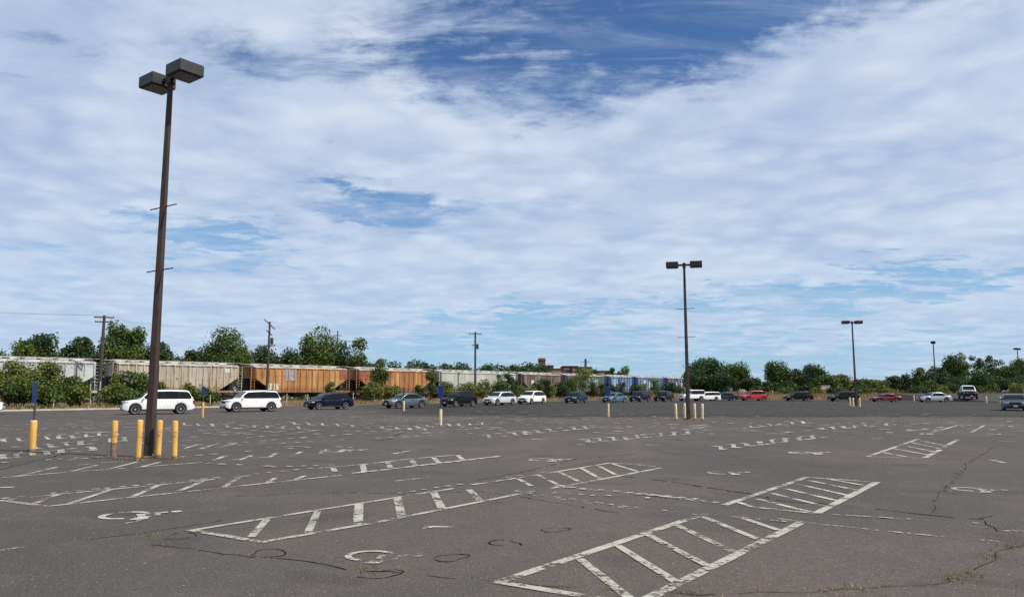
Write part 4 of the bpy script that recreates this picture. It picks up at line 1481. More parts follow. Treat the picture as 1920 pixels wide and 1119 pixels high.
def car(label, loc, heading, kind, L, W, H, paint_mat, roof_mat=None, group='cars queueing across the lot', rack=False, z=0.0, lit=False):
    k = KIND[kind]
    root = empty('pickup_truck' if kind == 'pickup' else 'car', (loc[0], loc[1], loc[2] if len(loc) > 2 else z), heading)
    tag(root, label, 'truck' if kind == 'pickup' else 'car', group)
    base_h = {'suv': 1.74, 'crossover': 1.64, 'hatchback': 1.50, 'sedan': 1.46, 'pickup': 1.90, 'minivan': 1.76, 'jeep': 1.84}[kind]
    sz = H / base_h
    X = lambda f: L / 2 - f * L
    r = k['r'] * (0.5 + 0.5 * sz)
    zbot0 = k['zb'] * sz
    Ra = r + .065
    xw = [X(k['wf']), X(k['wr'])]

    def half_w(f):
        n = 1 - .16 * max(0, (.09 - f) / .09) ** 2 - .12 * max(0, (f - .92) / .08) ** 2
        return W / 2 * n * (1 - .03 * abs(2 * f - 1) ** 2)

    def ztop(f):
        return lerp_pts(k['low'], f) * sz

    fs_ = set(np.linspace(0, 1, 27).round(4)) | {.006, .012, .03, .05, .96, .985, .994}
    for w in xw:
        for a in np.linspace(0, math.pi, 11):
            fs_.add(round(float((L / 2 - (w + Ra * math.cos(a))) / L), 4))
    fr = sorted(f for f in fs_ if 0 <= f <= 1)
    vs, faces = [], []
    m = 0
    for f in fr:
        x = X(f)
        zb = zbot0 + .10 * max(0, (.06 - f) / .06) + .12 * max(0, (f - .94) / .06)
        for w in xw:
            d = abs(x - w)
            if d < Ra:
                zb = max(zb, r + math.sqrt(Ra * Ra - d * d))
        zt = max(ztop(f), zb + .06)
        w_ = half_w(f)
        h = zt - zb
        half = [(0, zb), (w_ * .90, zb), (w_ * .975, zb + .02), (w_ * .992, zb + h * .25), (w_, zb + h * .55), (w_ * .985, zb + h * .72), (w_ * .965, zb + h * .86), (w_ * .92, zt - min(.03, h * .08)), (w_ * .80, zt), (w_ * .4, zt + .018), (0, zt + .024)]
        ringp = [(x, -y, z_) for y, z_ in half] + [(x, y, z_) for y, z_ in half[-2:0:-1]]
        m = len(ringp)
        vs += ringp
    for i in range(len(fr) - 1):
        for j in range(m):
            a, b = i * m + j, i * m + (j + 1) % m
            faces.append((a, b, b + m, a + m))
    faces += [tuple(range(m)), tuple(range((len(fr) - 1) * m + m - 1, (len(fr) - 1) * m - 1, -1))]
    b = MB()
    b.add(vs, faces)
    body = b.build('body', paint_mat, root, True)

    belt = k['belt'] * sz
    A, B, C, D = k['A'], k['B'], k['C'], k['D']
    mid = (B + C) / 2
    roofline = [(A, belt - .03), (A + (B - A) * .5, belt + (H - belt) * .56), (B - (B - A) * .12, H - .10 * sz), (B + .02, H - .035), (mid, H), (C - .02, H - .04), (C + (D - C) * .15, H - .10 * sz), (D, belt - .02)]
    if kind in ('jeep',):
        roofline = [(A, belt - .03), (B, H - .05), (B + .03, H - .01), (mid, H), (C - .02, H - .01), (C, H - .04), (D, belt)]
    tumble = .05 if kind == 'jeep' else .20

    def zr(f):
        return lerp_pts(roofline, f)

    def wb(f):
        return half_w(f) * .955

    def side_y(f, z_):
        return wb(f) - tumble * max(0, z_ - belt)

    cv, cf = [], []
    frc = sorted(set(np.linspace(A, D, 22).round(4)) | {round(B, 4), round(C, 4)})
    for f in frc:
        x, zz = X(f), max(zr(f), belt - .03)
        zs = max(belt - .02, zz - .08)
        half = [(wb(f), belt - .08), (wb(f), min(belt, zs)), (side_y(f, zs), zs), (side_y(f, zs) - .035, zz - .028), (side_y(f, zs) - .13, zz), (side_y(f, zs) * .45, zz + .012), (0, zz + .016)]
        rp_ = [(x, -y, z_) for y, z_ in half] + [(x, y, z_) for y, z_ in half[-2::-1]]
        mc = len(rp_)
        cv += rp_
    for i in range(len(frc) - 1):
        for j in range(mc - 1):
            a = i * mc + j
            cf.append((a, a + 1, a + 1 + mc, a + mc))
    cf += [tuple(range(mc)), tuple(range(len(frc) * mc - 1, (len(frc) - 1) * mc - 1, -1))]
    c = MB()
    c.add(cv, cf)
    c.build('cabin', roof_mat or paint_mat, root, True)

    # side glass, one pane per door
    cuts = [A + (B - A) * .30, *k['pil'], D - (D - C) * (.30 if kind not in ('pickup', 'jeep') else .5) - .012]
    for sy in (-1, 1):
        for p0, p1 in zip(cuts, cuts[1:]):
            g = MB()
            gv, gf = [], []
            xs = np.linspace(p0 + .0006, p1 - .0006, 8)
            row = []
            for f in xs:
                top_ = zr(f) - .095
                bot_ = belt + .035
                if top_ - bot_ < .03:
                    continue
                row.append((f, bot_, top_))
            if len(row) < 2:
                continue
            for (f, z0, z1) in row:
                gv.append((X(f), sy * (side_y(f, z0) + .008), z0))
                gv.append((X(f), sy * (side_y(f, z1) + .008), z1))
            for i in range(len(row) - 1):
                gf.append((2 * i, 2 * i + 1, 2 * i + 3, 2 * i + 2))
            g.add(gv, gf)
            g.build('side_window', M_GLASS, root)

    def slope_glass(name, f0, f1, nx):
        g = MB()
        gv, gf = [], []
        for f in np.linspace(f0, f1, 6):
            zz = zr(f)
            hw = max(.2, side_y(f, max(belt, zz - .08)) - .10)
            for t in np.linspace(-1, 1, 6):
                gv.append((X(f) + nx * .012, t * hw, zz + .020 + .004 * (1 - t * t)))
        for i in range(5):
            for j in range(5):
                a = i * 6 + j
                gf.append((a, a + 1, a + 7, a + 6))
        g.add(gv, gf)
        g.build(name, M_GLASS, root)
    slope_glass('windscreen', A + (B - A) * .16, B - (B - A) * .14, 1)
    slope_glass('rear_window', C + (D - C) * .18, C + (D - C) * .80, -1)

    # running gear
    ch_ = MB()
    ch_.box((0, 0, (zbot0 + .72 * sz) / 2 + .02), (L * .93, W - .50, .72 * sz - zbot0 - .02))
    ch_.build('underbody', M_UNDER, root)
    td, rd = wheel_data(round(r, 2))
    for w in xw:
        for sy in (-1, 1):
            wo_ = share('wheel', td, root, (w, sy * (W / 2 - .125), r), (0, 0, 0 if sy < 0 else math.pi))
            share('rim', rd, wo_)
    # trim
    w0 = half_w(.0)
    zg = .66 * sz if kind not in ('pickup', 'jeep', 'suv') else .80 * sz
    gr = MB()
    gr.box((L / 2 - .018, 0, zg), (.06, W * .46, .20 * sz), bevel=.02)
    gr.build('grille', M_TRIM, root)
    bp = MB()
    bp.box((L / 2 - .03, 0, .40 * sz), (.10, W * .70, .20 * sz), bevel=.03)
    bp.build('front_bumper', M_TRIM, root)
    bp = MB()
    bp.box((-L / 2 + .04, 0, .46 * sz), (.12, W * .76, .18 * sz), bevel=.03)
    bp.build('rear_bumper', M_TRIM, root)
    MB().box((L / 2 + .024, 0, .42 * sz), (.012, .32, .15)).build('licence_plate', M_PLATE, root)
    MB().box((-L / 2 - .025, 0, .78 * sz), (.012, .32, .15)).build('licence_plate', M_PLATE, root)
    sk = MB()
    for sy in (-1, 1):
        sk.box(((xw[0] + xw[1]) / 2, sy * (W / 2 - .012), zbot0 + .06), (xw[0] - xw[1] - 2 * Ra, .05, .10), bevel=.01)
    sk.build('side_skirt', M_TRIM, root)
    for sy in (-1, 1):
        f = .030
        MB().add([(X(.004), sy * W * .26, zg - .02), (X(.004), sy * W * .26, zg + .10 * sz), (X(.028), sy * (half_w(.03) + .004), zg + .12 * sz), (X(.028), sy * (half_w(.03) + .004), zg + .0),
                  (X(.085), sy * (half_w(.085) + .010), zg + .12 * sz), (X(.085), sy * (half_w(.085) + .010), zg + .07 * sz)], [(0, 1, 2, 3), (3, 2, 4, 5)]).build('headlight', M_HEADLIGHT, root)
        MB().box((X(.985), sy * (W / 2 * .84), .86 * sz), (.16, .22, .26 * sz), bevel=.03).build('tail_light', M_TAIL, root)
        MB().box((X(A + (B - A) * .34), sy * (wb(A) + .13), belt + .07), (.12, .22, .15), bevel=.04).build('wing_mirror', paint_mat, root)
        for f in ([k['pil'][0] - .02, k['pil'][0] + .20] if kind not in ('pickup',) else [.43]):
            MB().box((X(f), sy * (half_w(f) * .985 + .01), belt - .14), (.18, .03, .035), bevel=.01).build('door_handle', paint_mat, root)
    if rack:
        for sy in (-1, 1):
            MB().tube([(X(B + .05), sy * (wb(mid) - .30), H + .01), (X(B + .08), sy * (wb(mid) - .30), H + .06), (X(C - .08), sy * (wb(mid) - .30), H + .06), (X(C - .04), sy * (wb(mid) - .30), H + .0)], [.018] * 4, 6).build('roof_rail', M_TRIM, root)
    if kind == 'pickup':
        bd = MB()
        bd.box((X(.815), 0, 1.185 * sz), (L * .32, W * .78, .012))
        bd.build('bed_cover', M_TRIM, root)
    return root


PW = car_paint('white', (0.80, 0.80, 0.78))
PPEARL = car_paint('pearl', (0.76, 0.75, 0.70))
PNAVY = car_paint('navy', (0.007, 0.010, 0.024), .1)
PBLACK = car_paint('black', (0.005, 0.0055, 0.007))
PSILVER = car_paint('silver', (0.40, 0.44, 0.47), .55, .32)
PSILVERB = car_paint('blue_silver', (0.34, 0.40, 0.46), .45, .32)
PLIGHT = car_paint('pale_silver', (0.62, 0.64, 0.66), .35, .32)
PSLATE = car_paint('slate', (0.018, 0.032, 0.050), .2)
PTEAL = car_paint('steel_blue', (0.09, 0.17, 0.23), .35)
PPURPLE = car_paint('dark_purple', (0.018, 0.013, 0.030), .2)
PRED = car_paint('red', (0.42, 0.022, 0.025))
PWINE = car_paint('wine', (0.13, 0.012, 0.014), .2)
PCHAR = car_paint('charcoal', (0.011, 0.012, 0.015), .2)


def q_car(label, px, py, a_deg, kind, L, W, H, pm, **kw):
    """px, py: middle of the car's near foot in the photograph; a_deg: turn of its nose towards the camera from heading left"""
    a = math.radians(a_deg)
    g = G(px, py)
    near = L / 2 * abs(math.sin(a)) * .45 + W / 2 * abs(math.cos(a))
    d = Vector((g.x, g.y, 0)).normalized()
    c = g + d * near * .7
    return car(label, (c.x, c.y, 0.006), math.pi + a, kind, L, W, H, pm, **kw)


q_car('white car at the kerb with only its pale end in view', -62, 777, 205, 'crossover', 4.6, 1.85, 1.66, PW)
q_car('white three row SUV behind the tall brown lamp post', 295, 776.5, 31, 'suv', 4.95, 1.98, 1.80, PW, rack=True)
q_car('clean white SUV with tinted rear glass beside a blue sign', 470, 772, 38, 'suv', 4.65, 1.92, 1.76, PW)
q_car('black hatchback in front of the orange wagon', 616, 767.5, 40, 'crossover', 4.45, 1.83, 1.56, PNAVY)
q_car('silver grey sedan behind a blue parking sign', 760, 765, 44, 'sedan', 4.75, 1.84, 1.50, car_paint('grey', (0.10, 0.12, 0.145), .4, .34))
q_car('black crossover behind the pale bollard sign', 860, 762, 52, 'crossover', 4.60, 1.86, 1.68, PBLACK)
q_car('pale silver crossover before the shrubs next to a white one', 937, 759.5, 50, 'crossover', 4.60, 1.86, 1.62, PLIGHT)
q_car('white crossover with a dark grille before the tan wagon', 997, 757.5, 56, 'crossover', 4.65, 1.88, 1.72, PPEARL)
q_car('slate blue car alone before the vine covered shrubs', 1080, 755.5, 60, 'hatchback', 4.4, 1.82, 1.60, PSLATE)
q_car('steel blue sedan partly hidden by the blue sign', 1152, 754.5, 50, 'sedan', 4.7, 1.84, 1.48, PTEAL)
q_car('dark purple crossover before the pale blue wagon', 1200, 753, 56, 'crossover', 4.6, 1.86, 1.68, PPURPLE)
q_car('black crossover next to the dark purple one', 1245, 752.5, 56, 'crossover', 4.55, 1.84, 1.66, PBLACK)
q_car('boxy white off-road car behind the lamp post', 1297, 751.8, 20, 'jeep', 4.3, 1.88, 1.86, PW)
q_car('pale van shaped car at the tail of the boxy white one', 1326, 751.5, 18, 'minivan', 4.5, 1.85, 1.55, PPEARL)
q_car('dark sedan between the white van and the red car', 1359, 751.2, 14, 'sedan', 4.5, 1.82, 1.48, PSLATE)
q_car('bright red SUV before the dry grass', 1413, 751.4, 12, 'crossover', 4.6, 1.86, 1.76, PRED)
q_car('black crossover before the dry grass bank', 1497, 751.8, 8, 'crossover', 4.6, 1.86, 1.62, PBLACK)
q_car('charcoal crossover touching the slender lamp post', 1582, 752.5, 5, 'crossover', 4.65, 1.86, 1.66, PCHAR)
q_car('low wine red sports coupe before the dry grass', 1661, 753.2, 2, 'sedan', 4.5, 1.84, 1.30, PWINE)
q_car('silver sedan at the foot of the ramp road', 1752, 754, 2, 'sedan', 4.75, 1.84, 1.50, PSILVER)
q_car('silver sedan with bright headlights driving towards the lot', 1902, 769.5, 60, 'sedan', 4.7, 1.86, 1.46, car_paint('dull_silver', (0.06, 0.075, 0.105), .35, .34), group='cars driving in the lot')
tp = P(1818, 747, 124.0)
car('dark pickup truck with a white cab coming down the ramp', (tp.x + .3, 125.0, ramp_z(125.0)), math.radians(-109), 'pickup', 5.5, 2.05, 2.15, PCHAR, roof_mat=PW, group='cars driving in the lot')


# ------------------------------------------------------------------ trees and shrubs
M_LEAF_D = leafy('dark_green_leaves', (0.022, 0.046, 0.014), (0.062, 0.105, 0.028))
M_LEAF_M = leafy('mid_green_leaves', (0.040, 0.070, 0.014), (0.125, 0.180, 0.036))
M_LEAF_Y = leafy('yellow_green_leaves', (0.075, 0.100, 0.018), (0.230, 0.250, 0.060))
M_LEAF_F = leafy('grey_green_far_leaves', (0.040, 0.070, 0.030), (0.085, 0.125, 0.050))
M_LEAF_P = leafy('pale_blossom', (0.36, 0.35, 0.24), (0.60, 0.58, 0.46))
NOFF = np.random.default_rng(77)


def leaf_faces(rs, centres, size, up=0.35):
    """little bent leaf quads at the given points"""
    n = len(centres)
    nrm = rs.normal(size=(n, 3))
    nrm[:, 2] += up
    nrm /= np.linalg.norm(nrm, axis=1)[:, None]
    a = np.cross(nrm, rs.normal(size=(n, 3)))
    a /= np.linalg.norm(a, axis=1)[:, None]
    b = np.cross(nrm, a)
    s = (size * rs.uniform(.55, 1.35, n))[:, None]
    w = s * rs.uniform(.45, .8, (n, 1))
    q = np.stack([centres - a * s * .5, centres + b * w * .5, centres + a * s * .5, centres - b * w * .5], axis=1)
    return q


def crown_points(rs, W, z0, z1, lobes, count, squash=1.0, top_heavy=0.0, hollow=.35):
    """points gathered in uneven lobes inside an egg-shaped envelope"""
    pts = []
    hz = (z1 - z0) / 2
    zc = (z0 + z1) / 2
    cs = []
    tries = 0
    while len(cs) < lobes and tries < 4000:
        tries += 1
        d = rs.normal(size=3)
        d /= np.linalg.norm(d)
        rr = rs.uniform(.25, 1.0) ** .5
        c = d * rr * np.array([W / 2 * .78, W / 2 * .78 * squash, hz * .80])
        t = c[2] / hz
        if t > .2 and (c[0] ** 2 + c[1] ** 2) ** .5 > W / 2 * (1.05 - .75 * t) and top_heavy < .5:
            continue
        lr = (W * W * (z1 - z0)) ** (1 / 3) * rs.uniform(.14, .27) * (1.12 - .35 * abs(t))
        cs.append((c + np.array([0, 0, zc]), lr))
    tot = sum(l ** 2 for _, l in cs)
    for c, l in cs:
        k = max(12, int(count * l * l / tot))
        d = rs.normal(size=(k, 3))
        d /= np.linalg.norm(d, axis=1)[:, None]
        rad = l * np.where(rs.random(k) < .68, rs.uniform(hollow, 1.10, k) ** .55, np.minimum(np.abs(rs.normal(0, .75, k)), 1.28))
        p = c + d * rad[:, None] * np.array([rs.uniform(.85, 1.35), rs.uniform(.85, 1.35), rs.uniform(.65, 1.0)])
        # stray twigs outside the lobe
        m = rs.random(k) < .05
        p[m] += d[m] * l * .14
        pts.append(p)
    return np.concatenate(pts), cs


def tree(px, py_top, Y, width_px, label, mat, group, z0=0.3, clear=.22, count=3600, leaf=.40, lobes=17, trunk_r=None, seed=0, squash=.9, th=0.0):
    rs = np.random.default_rng(1000 + seed * 13 + int(px))
    top = P(px, py_top, Y)
    H = top.z - z0
    W = width_px * Y / F_PX
    root = empty('tree', (top.x, Y, z0), rs.uniform(0, 6.28))
    tag(root, label, 'tree', group)
    zc0 = H * clear
    pts, cs = crown_points(rs, W, zc0, H, lobes, int(count * 1.9), squash, th)
    pts[:, 2] = np.maximum(pts[:, 2], zc0 * .6)
    # scale the crown so that it reaches the height read from the photograph
    pts[:, 2] = zc0 * .8 + (pts[:, 2] - pts[:, 2].min()) * (H - zc0 * .8) / (np.percentile(pts[:, 2], 99.7) - pts[:, 2].min())
    tr = trunk_r or max(.10, H * .018)
    b = MB()
    fork = Vector((rs.uniform(-.3, .3), rs.uniform(-.3, .3), H * (clear + .14)))
    b.tube([(0, 0, -.15), (rs.uniform(-.1, .1), rs.uniform(-.1, .1), H * clear * .6), fork, fork + Vector((rs.uniform(-.4, .4), rs.uniform(-.4, .4), H * .3))], [tr * 1.25, tr, tr * .8, tr * .35], 8)
    for c, l in cs[:9]:
        e = Vector((float(c[0]), float(c[1]), float(max(c[2], fork.z * .8))))
        s = Vector((0, 0, 0)).lerp(fork, rs.uniform(.65, 1.0))
        mdl = s.lerp(e, .5) + Vector((0, 0, -.2 + rs.uniform(-.2, .4)))
        b.tube([s, mdl, e], [tr * .5, tr * .34, tr * .12], 5)
    b.build('trunk', M_BARK, root, True)
    quads_obj('crown', leaf_faces(rs, pts, leaf), mat, root)
    return root


def shrub(px, py_top, base, width_px, label, mat, group, count=1600, leaf=.24, lobes=11, seed=0, squash=.8, stems=5, blossom=0.0):
    rs = np.random.default_rng(5000 + seed * 17 + int(px))
    Y = base.y
    H = P(px, py_top, Y).z - base.z
    W = width_px * Y / F_PX
    root = empty('shrub', base, rs.uniform(-.4, .4))
    tag(root, label, 'shrub', group)
    pts, cs = crown_points(rs, W, H * .04, H, lobes, int(count * 1.5), squash, .6, .2)
    pts[:, 2] = np.clip(pts[:, 2], .03, None)
    pts[:, 2] *= H / np.percentile(pts[:, 2], 99.5)
    b = MB()
    for i in range(stems):
        c = cs[i % len(cs)][0]
        b.tube([(rs.uniform(-.2, .2) * W * .3, rs.uniform(-.2, .2), -.1), (float(c[0]) * .5, float(c[1]) * .5, float(c[2]) * .55), (float(c[0]), float(c[1]), float(c[2]))], [.05, .035, .012], 5)
    b.build('stem', M_BARK, root)
    quads_obj('foliage', leaf_faces(rs, pts, leaf), mat, root)
    if blossom:
        m = rs.random(len(pts)) < blossom
        out = pts[m] * np.array([1.03, 1.06, 1.02])
        bl = leaf_faces(rs, out, leaf * .9, 1.5)
        tag(quads_obj('blossom', bl, M_LEAF_P, root), kind='stuff')
    return root


gT = 'trees beyond the freight train'
tree(48, 640, 118, 52, 'low round tree behind the white wagon', M_LEAF_M, gT, seed=1, count=2600)
tree(80, 627, 120, 66, 'broad dark tree behind the white wagon', M_LEAF_D, gT, seed=2, count=3600)
tree(150, 633, 116, 62, 'round dark tree behind the gap between white and cream wagons', M_LEAF_D, gT, seed=3, count=3600)
tree(222, 604, 118, 52, 'tall loose tree beside the timber pole, behind the cream wagon', M_LEAF_M, gT, seed=4, count=3000, lobes=13, th=.6)
tree(258, 616, 119, 52, 'tall loose tree just behind the tall brown lamp post', M_LEAF_M, gT, seed=5, count=3000, lobes=13, th=.6)
tree(302, 644, 120, 46, 'small dark tree on the sunny side of the tall lamp post', M_LEAF_D, gT, seed=6, count=2000)
tree(362, 656, 135, 36, 'small pointed tree showing over the cream wagon', M_LEAF_D, gT, seed=7, count=1500, lobes=9)
tree(428, 617, 128, 94, 'big round tree over the gap of cream and orange wagons', M_LEAF_M, gT, seed=8, count=6000, lobes=24)
tree(492, 650, 138, 60, 'low dark tree behind the pole with slanting arms', M_LEAF_D, gT, seed=9, count=2400)
tree(540, 655, 140, 60, 'low dark tree over the grey blue patched wagon', M_LEAF_D, gT, seed=10, count=2400)
tree(572, 628, 138, 46, 'tall airy tree with a gap beside the thin pole', M_LEAF_M, gT, seed=11, count=2200, lobes=11, th=.6)
tree(606, 615, 140, 76, 'tallest airy tree behind the orange wagon', M_LEAF_M, gT, seed=12, count=4200, lobes=18, th=.6)
tree(638, 640, 142, 40, 'slim dark tree beside the thin utility pole', M_LEAF_D, gT, seed=13, count=2000)
tree(674, 635, 138, 42, 'lone upright tree over the gap of the two orange wagons', M_LEAF_M, gT, seed=14, count=2400, lobes=12)
gF = 'far treeline behind the wagons'
lab = 'distant dark tree showing over the wagon roofs'
far_list = [(385, 668, 42), (455, 664, 46), (620, 668, 60), (655, 672, 40), (700, 680, 40), (735, 679, 40), (775, 676, 44), (800, 681, 40), (828, 683, 40), (852, 680, 38), (878, 684, 40), (915, 682, 46), (940, 685, 40), (968, 684, 40), (990, 681, 46), (1008, 684, 36), (520, 668, 60), (570, 668, 60), (110, 655, 60), (190, 652, 50), (330, 664, 40), (20, 660, 50), (1094, 690, 34), (1112, 693, 28)]
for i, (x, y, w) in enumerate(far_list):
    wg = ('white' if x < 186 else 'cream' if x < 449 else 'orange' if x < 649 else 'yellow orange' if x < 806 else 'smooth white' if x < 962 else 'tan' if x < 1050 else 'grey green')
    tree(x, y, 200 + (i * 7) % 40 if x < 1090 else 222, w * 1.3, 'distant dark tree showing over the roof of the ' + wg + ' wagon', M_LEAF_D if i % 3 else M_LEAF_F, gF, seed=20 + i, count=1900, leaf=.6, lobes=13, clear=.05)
tree(1146, 690, 226, 30, 'small tree beside the end of the brick factory', M_LEAF_D, gF, seed=60, count=1300, leaf=.45, lobes=8)
tree(1164, 687, 228, 30, 'small bushy tree rising over the blue wagon', M_LEAF_M, gF, seed=61, count=1300, leaf=.45, lobes=8)
tree(1266, 706, 262, 26, 'tiny dark tree over the end of the train', M_LEAF_D, gF, seed=62, count=700, leaf=.5, lobes=7)

gR = 'trees behind the dry grass bank'
tree(1325, 672, 176, 74, 'large dark tree at the end of the train', M_LEAF_D, gR, seed=63, count=5200, lobes=24, leaf=.42, clear=.03, z0=.6)
tree(1306, 690, 168, 50, 'dark bushy tree hiding the last wagon', M_LEAF_D, gR, seed=64, count=3000, leaf=.42, clear=.03, z0=.4)
tree(1382, 680, 178, 56, 'broad dark tree sloping down to the dry grass', M_LEAF_M, gR, seed=65, count=3800, leaf=.42, clear=.03, z0=1.0)
tree(1352, 700, 166, 60, 'low green tree behind the white van shaped car', M_LEAF_D, gR, seed=66, count=3000, leaf=.40, clear=.0, z0=.7)
tree(1408, 708, 172, 40, 'low tree tapering to the gap of sky', M_LEAF_D, gR, seed=67, count=1900, leaf=.40, clear=.0, z0=1.2)
tree(1453, 678, 186, 44, 'airy tall tree above the black crossover', M_LEAF_M, gR, seed=68, count=2300, leaf=.42, lobes=12, clear=.12, z0=1.1, th=.6)
tree(1482, 691, 184, 44, 'middle tree of the clump above the black crossover', M_LEAF_D, gR, seed=69, count=2300, leaf=.42, clear=.03, z0=1.1)
tree(1520, 684, 184, 66, 'wide dark tree above the pale concrete cabinet', M_LEAF_D, gR, seed=70, count=4200, lobes=20, leaf=.42, clear=.03, z0=1.1)
tree(1465, 715, 176, 60, 'low undergrowth tree behind the tan grass', M_LEAF_D, gR, seed=71, count=2200, leaf=.40, clear=.0, z0=1.1)
lab = 'low bushy tree in the long treeline behind the dry grass'
for i, (x, y, w) in enumerate([(1440, 716, 40), (1548, 704, 44), (1575, 702, 42), (1600, 712, 40), (1628, 711, 44), (1650, 713, 40), (1672, 705, 36), (1692, 702, 40), (1712, 709, 36), (1732, 707, 36), (1725, 690, 30), (1560, 716, 50), (1610, 718, 50), (1660, 718, 50), (1700, 718, 50), (1510, 718, 50)]):
    over = ('bright red SUV' if x < 1460 else 'black crossover before the dry grass' if x < 1530 else 'charcoal crossover' if x < 1615 else 'wine red coupe' if x < 1690 else 'silver sedan by the ramp')
    tree(x, y, 172 + (i * 5) % 24, w, 'low bushy tree in the treeline behind the ' + over, (M_LEAF_D, M_LEAF_M, M_LEAF_Y)[i % 3 if i % 7 else 0], gR, seed=90 + i, count=1700, leaf=.40, lobes=10, clear=.0, z0=1.05)
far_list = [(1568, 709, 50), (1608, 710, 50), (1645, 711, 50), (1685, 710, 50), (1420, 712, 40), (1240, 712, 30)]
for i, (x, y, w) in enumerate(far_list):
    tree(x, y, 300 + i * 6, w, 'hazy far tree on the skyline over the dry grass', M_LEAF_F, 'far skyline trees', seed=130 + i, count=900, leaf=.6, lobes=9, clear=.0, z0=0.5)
gTall = 'tall trees beyond the ramp road'
for i, (x, y, w, c, m, lab) in enumerate([
        (1752, 688, 40, 2400, M_LEAF_D, 'dark slender tree just behind the end on lamp post'),
        (1772, 667, 44, 3200, M_LEAF_D, 'tall dark tree on the sky side of the end on lamp post'),
        (1794, 664, 42, 3200, M_LEAF_M, 'tallest full tree above the pickup truck'),
        (1826, 668, 34, 1900, M_LEAF_M, 'tall airy tree standing right over the pickup truck'),
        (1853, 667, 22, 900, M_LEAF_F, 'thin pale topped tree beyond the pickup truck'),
        (1872, 676, 44, 3000, M_LEAF_D, 'full dark tree over the driving silver sedan'),
        (1905, 674, 50, 3200, M_LEAF_M, 'wide tree beside the far lamp post'),
        (1935, 670, 50, 2600, M_LEAF_D, 'dark tree cut by the frame beyond the far lamp post')]):
    tree(x, y, 168 + (i * 5) % 13, w, lab, m, gTall, seed=150 + i, count=c, leaf=.40, lobes=16 if c > 2000 else 10, clear=.05, z0=1.05)
lab = 'dense low green growth under the tall trees'
for i, (x, y, w) in enumerate([(1750, 712, 46), (1780, 700, 46), (1810, 704, 46), (1840, 700, 46), (1868, 705, 46), (1898, 702, 46), (1925, 705, 46)]):
    tree(x, y, 164 + (i * 3) % 7, w, ('dense low dark growth' if i % 2 else 'dense low mid green growth') + (' behind the lamp post seen end on' if x < 1790 else ' behind the pickup truck' if x < 1850 else ' behind the driving silver sedan'), M_LEAF_D if i % 2 else M_LEAF_M, gTall, seed=170 + i, count=2200, leaf=.30, lobes=12, clear=.0, z0=1.05)

lab = 'green brush growing out of the dry grass bank'
for i, (x, y, w) in enumerate([(1428, 728, 30), (1478, 730, 36), (1536, 731, 30), (1568, 730, 34), (1618, 729, 40), (1668, 730, 34), (1708, 729, 36), (1740, 727, 34), (1772, 728, 30), (1785, 722, 40), (1850, 724, 50), (1900, 722, 50)]):
    b_ = P(x, 735, 159 + (i * 2.3) % 6)
    b_.z = .8
    shrub(x, y - 4, b_, w * 1.3, ('dark', 'mid green', 'yellow green')[i % 3] + ' brush in the dry grass ' + ('between red SUV and slender lamp post' if x < 1600 else 'past the slender lamp post' if x < 1750 else 'above the ramp road'), (M_LEAF_D, M_LEAF_M, M_LEAF_Y)[i % 3], 'brush on the dry grass bank', count=900, leaf=.34, lobes=8, seed=60 + i)

# shrubs between the lot and the wagons
gS = 'shrubs along the railway bank'


def sh(px, top, off, w, lab, mat, **kw):
    b = at_track(px, off)
    b.z = .15
    shrub(px, top, b, w, lab, mat, gS, **kw)


sh(22, 677, 7.5, 84, 'high spreading shrub behind the white car tail', M_LEAF_Y, count=3600, lobes=18, seed=1, blossom=.015)
sh(-30, 690, 6.0, 70, 'shrub cut by the frame behind the white car tail', M_LEAF_Y, count=2200, seed=2)
sh(88, 680, 7.5, 62, 'tall leafy shrub right behind the slanted blue sign', M_LEAF_Y, count=3000, lobes=16, seed=3, blossom=.012)
sh(40, 712, 9.0, 80, 'dark low shrub in front of the spreading one', M_LEAF_M, count=2600, seed=4)
sh(98, 722, 9.3, 62, 'low green shrub under the slanted blue sign', M_LEAF_M, count=2200, seed=5)
sh(132, 706, 8.6, 62, 'rounded green shrub below the white wagon end', M_LEAF_M, count=2600, seed=6)
sh(150, 724, 9.4, 40, 'twiggy low shrub before the wagon gap', M_LEAF_Y, count=1300, seed=7)
sh(216, 702, 8.5, 56, 'green shrub just past the timber pole', M_LEAF_Y, count=2300, seed=8, blossom=.01)
sh(250, 697, 8.0, 52, 'tall shrub close to the brown lamp post', M_LEAF_M, count=2500, seed=9, blossom=.012)
sh(232, 724, 9.4, 64, 'low spreading shrub behind the white three row SUV', M_LEAF_M, count=2200, seed=10)
sh(300, 716, 7.6, 44, 'small shrub over the roof of the three row SUV', M_LEAF_Y, count=1500, seed=11)
sh(355, 719, 7.0, 44, 'thin shrub before the cream ribs', M_LEAF_Y, count=1100, seed=12)
sh(392, 728, 8.0, 40, 'small low bush between the two white SUVs', M_LEAF_M, count=1100, seed=13)
sh(620, 716, 6.8, 22, 'small yellow green sapling before the orange wagon', M_LEAF_Y, count=700, seed=14, lobes=6)
sh(712, 674, 5.2, 34, 'tall vine covered shrub splitting the yellow wagon', M_LEAF_M, count=2400, seed=15, lobes=14)
sh(700, 716, 7.0, 50, 'brownish brush at the foot of the vine covered shrub', M_LEAF_Y, count=1700, seed=16)
sh(735, 722, 7.5, 50, 'low brush behind the silver grey sedan', M_LEAF_Y, count=1600, seed=17)
sh(764, 734, 8.0, 40, 'low weeds bush beneath the yellow wagon', M_LEAF_Y, count=900, seed=18)
sh(808, 694, 4.6, 26, 'upright bush at the joint of yellow and white wagons', M_LEAF_M, count=1500, seed=19)
sh(838, 716, 5.2, 44, 'bright green bush behind the black crossover', M_LEAF_Y, count=1700, seed=20)
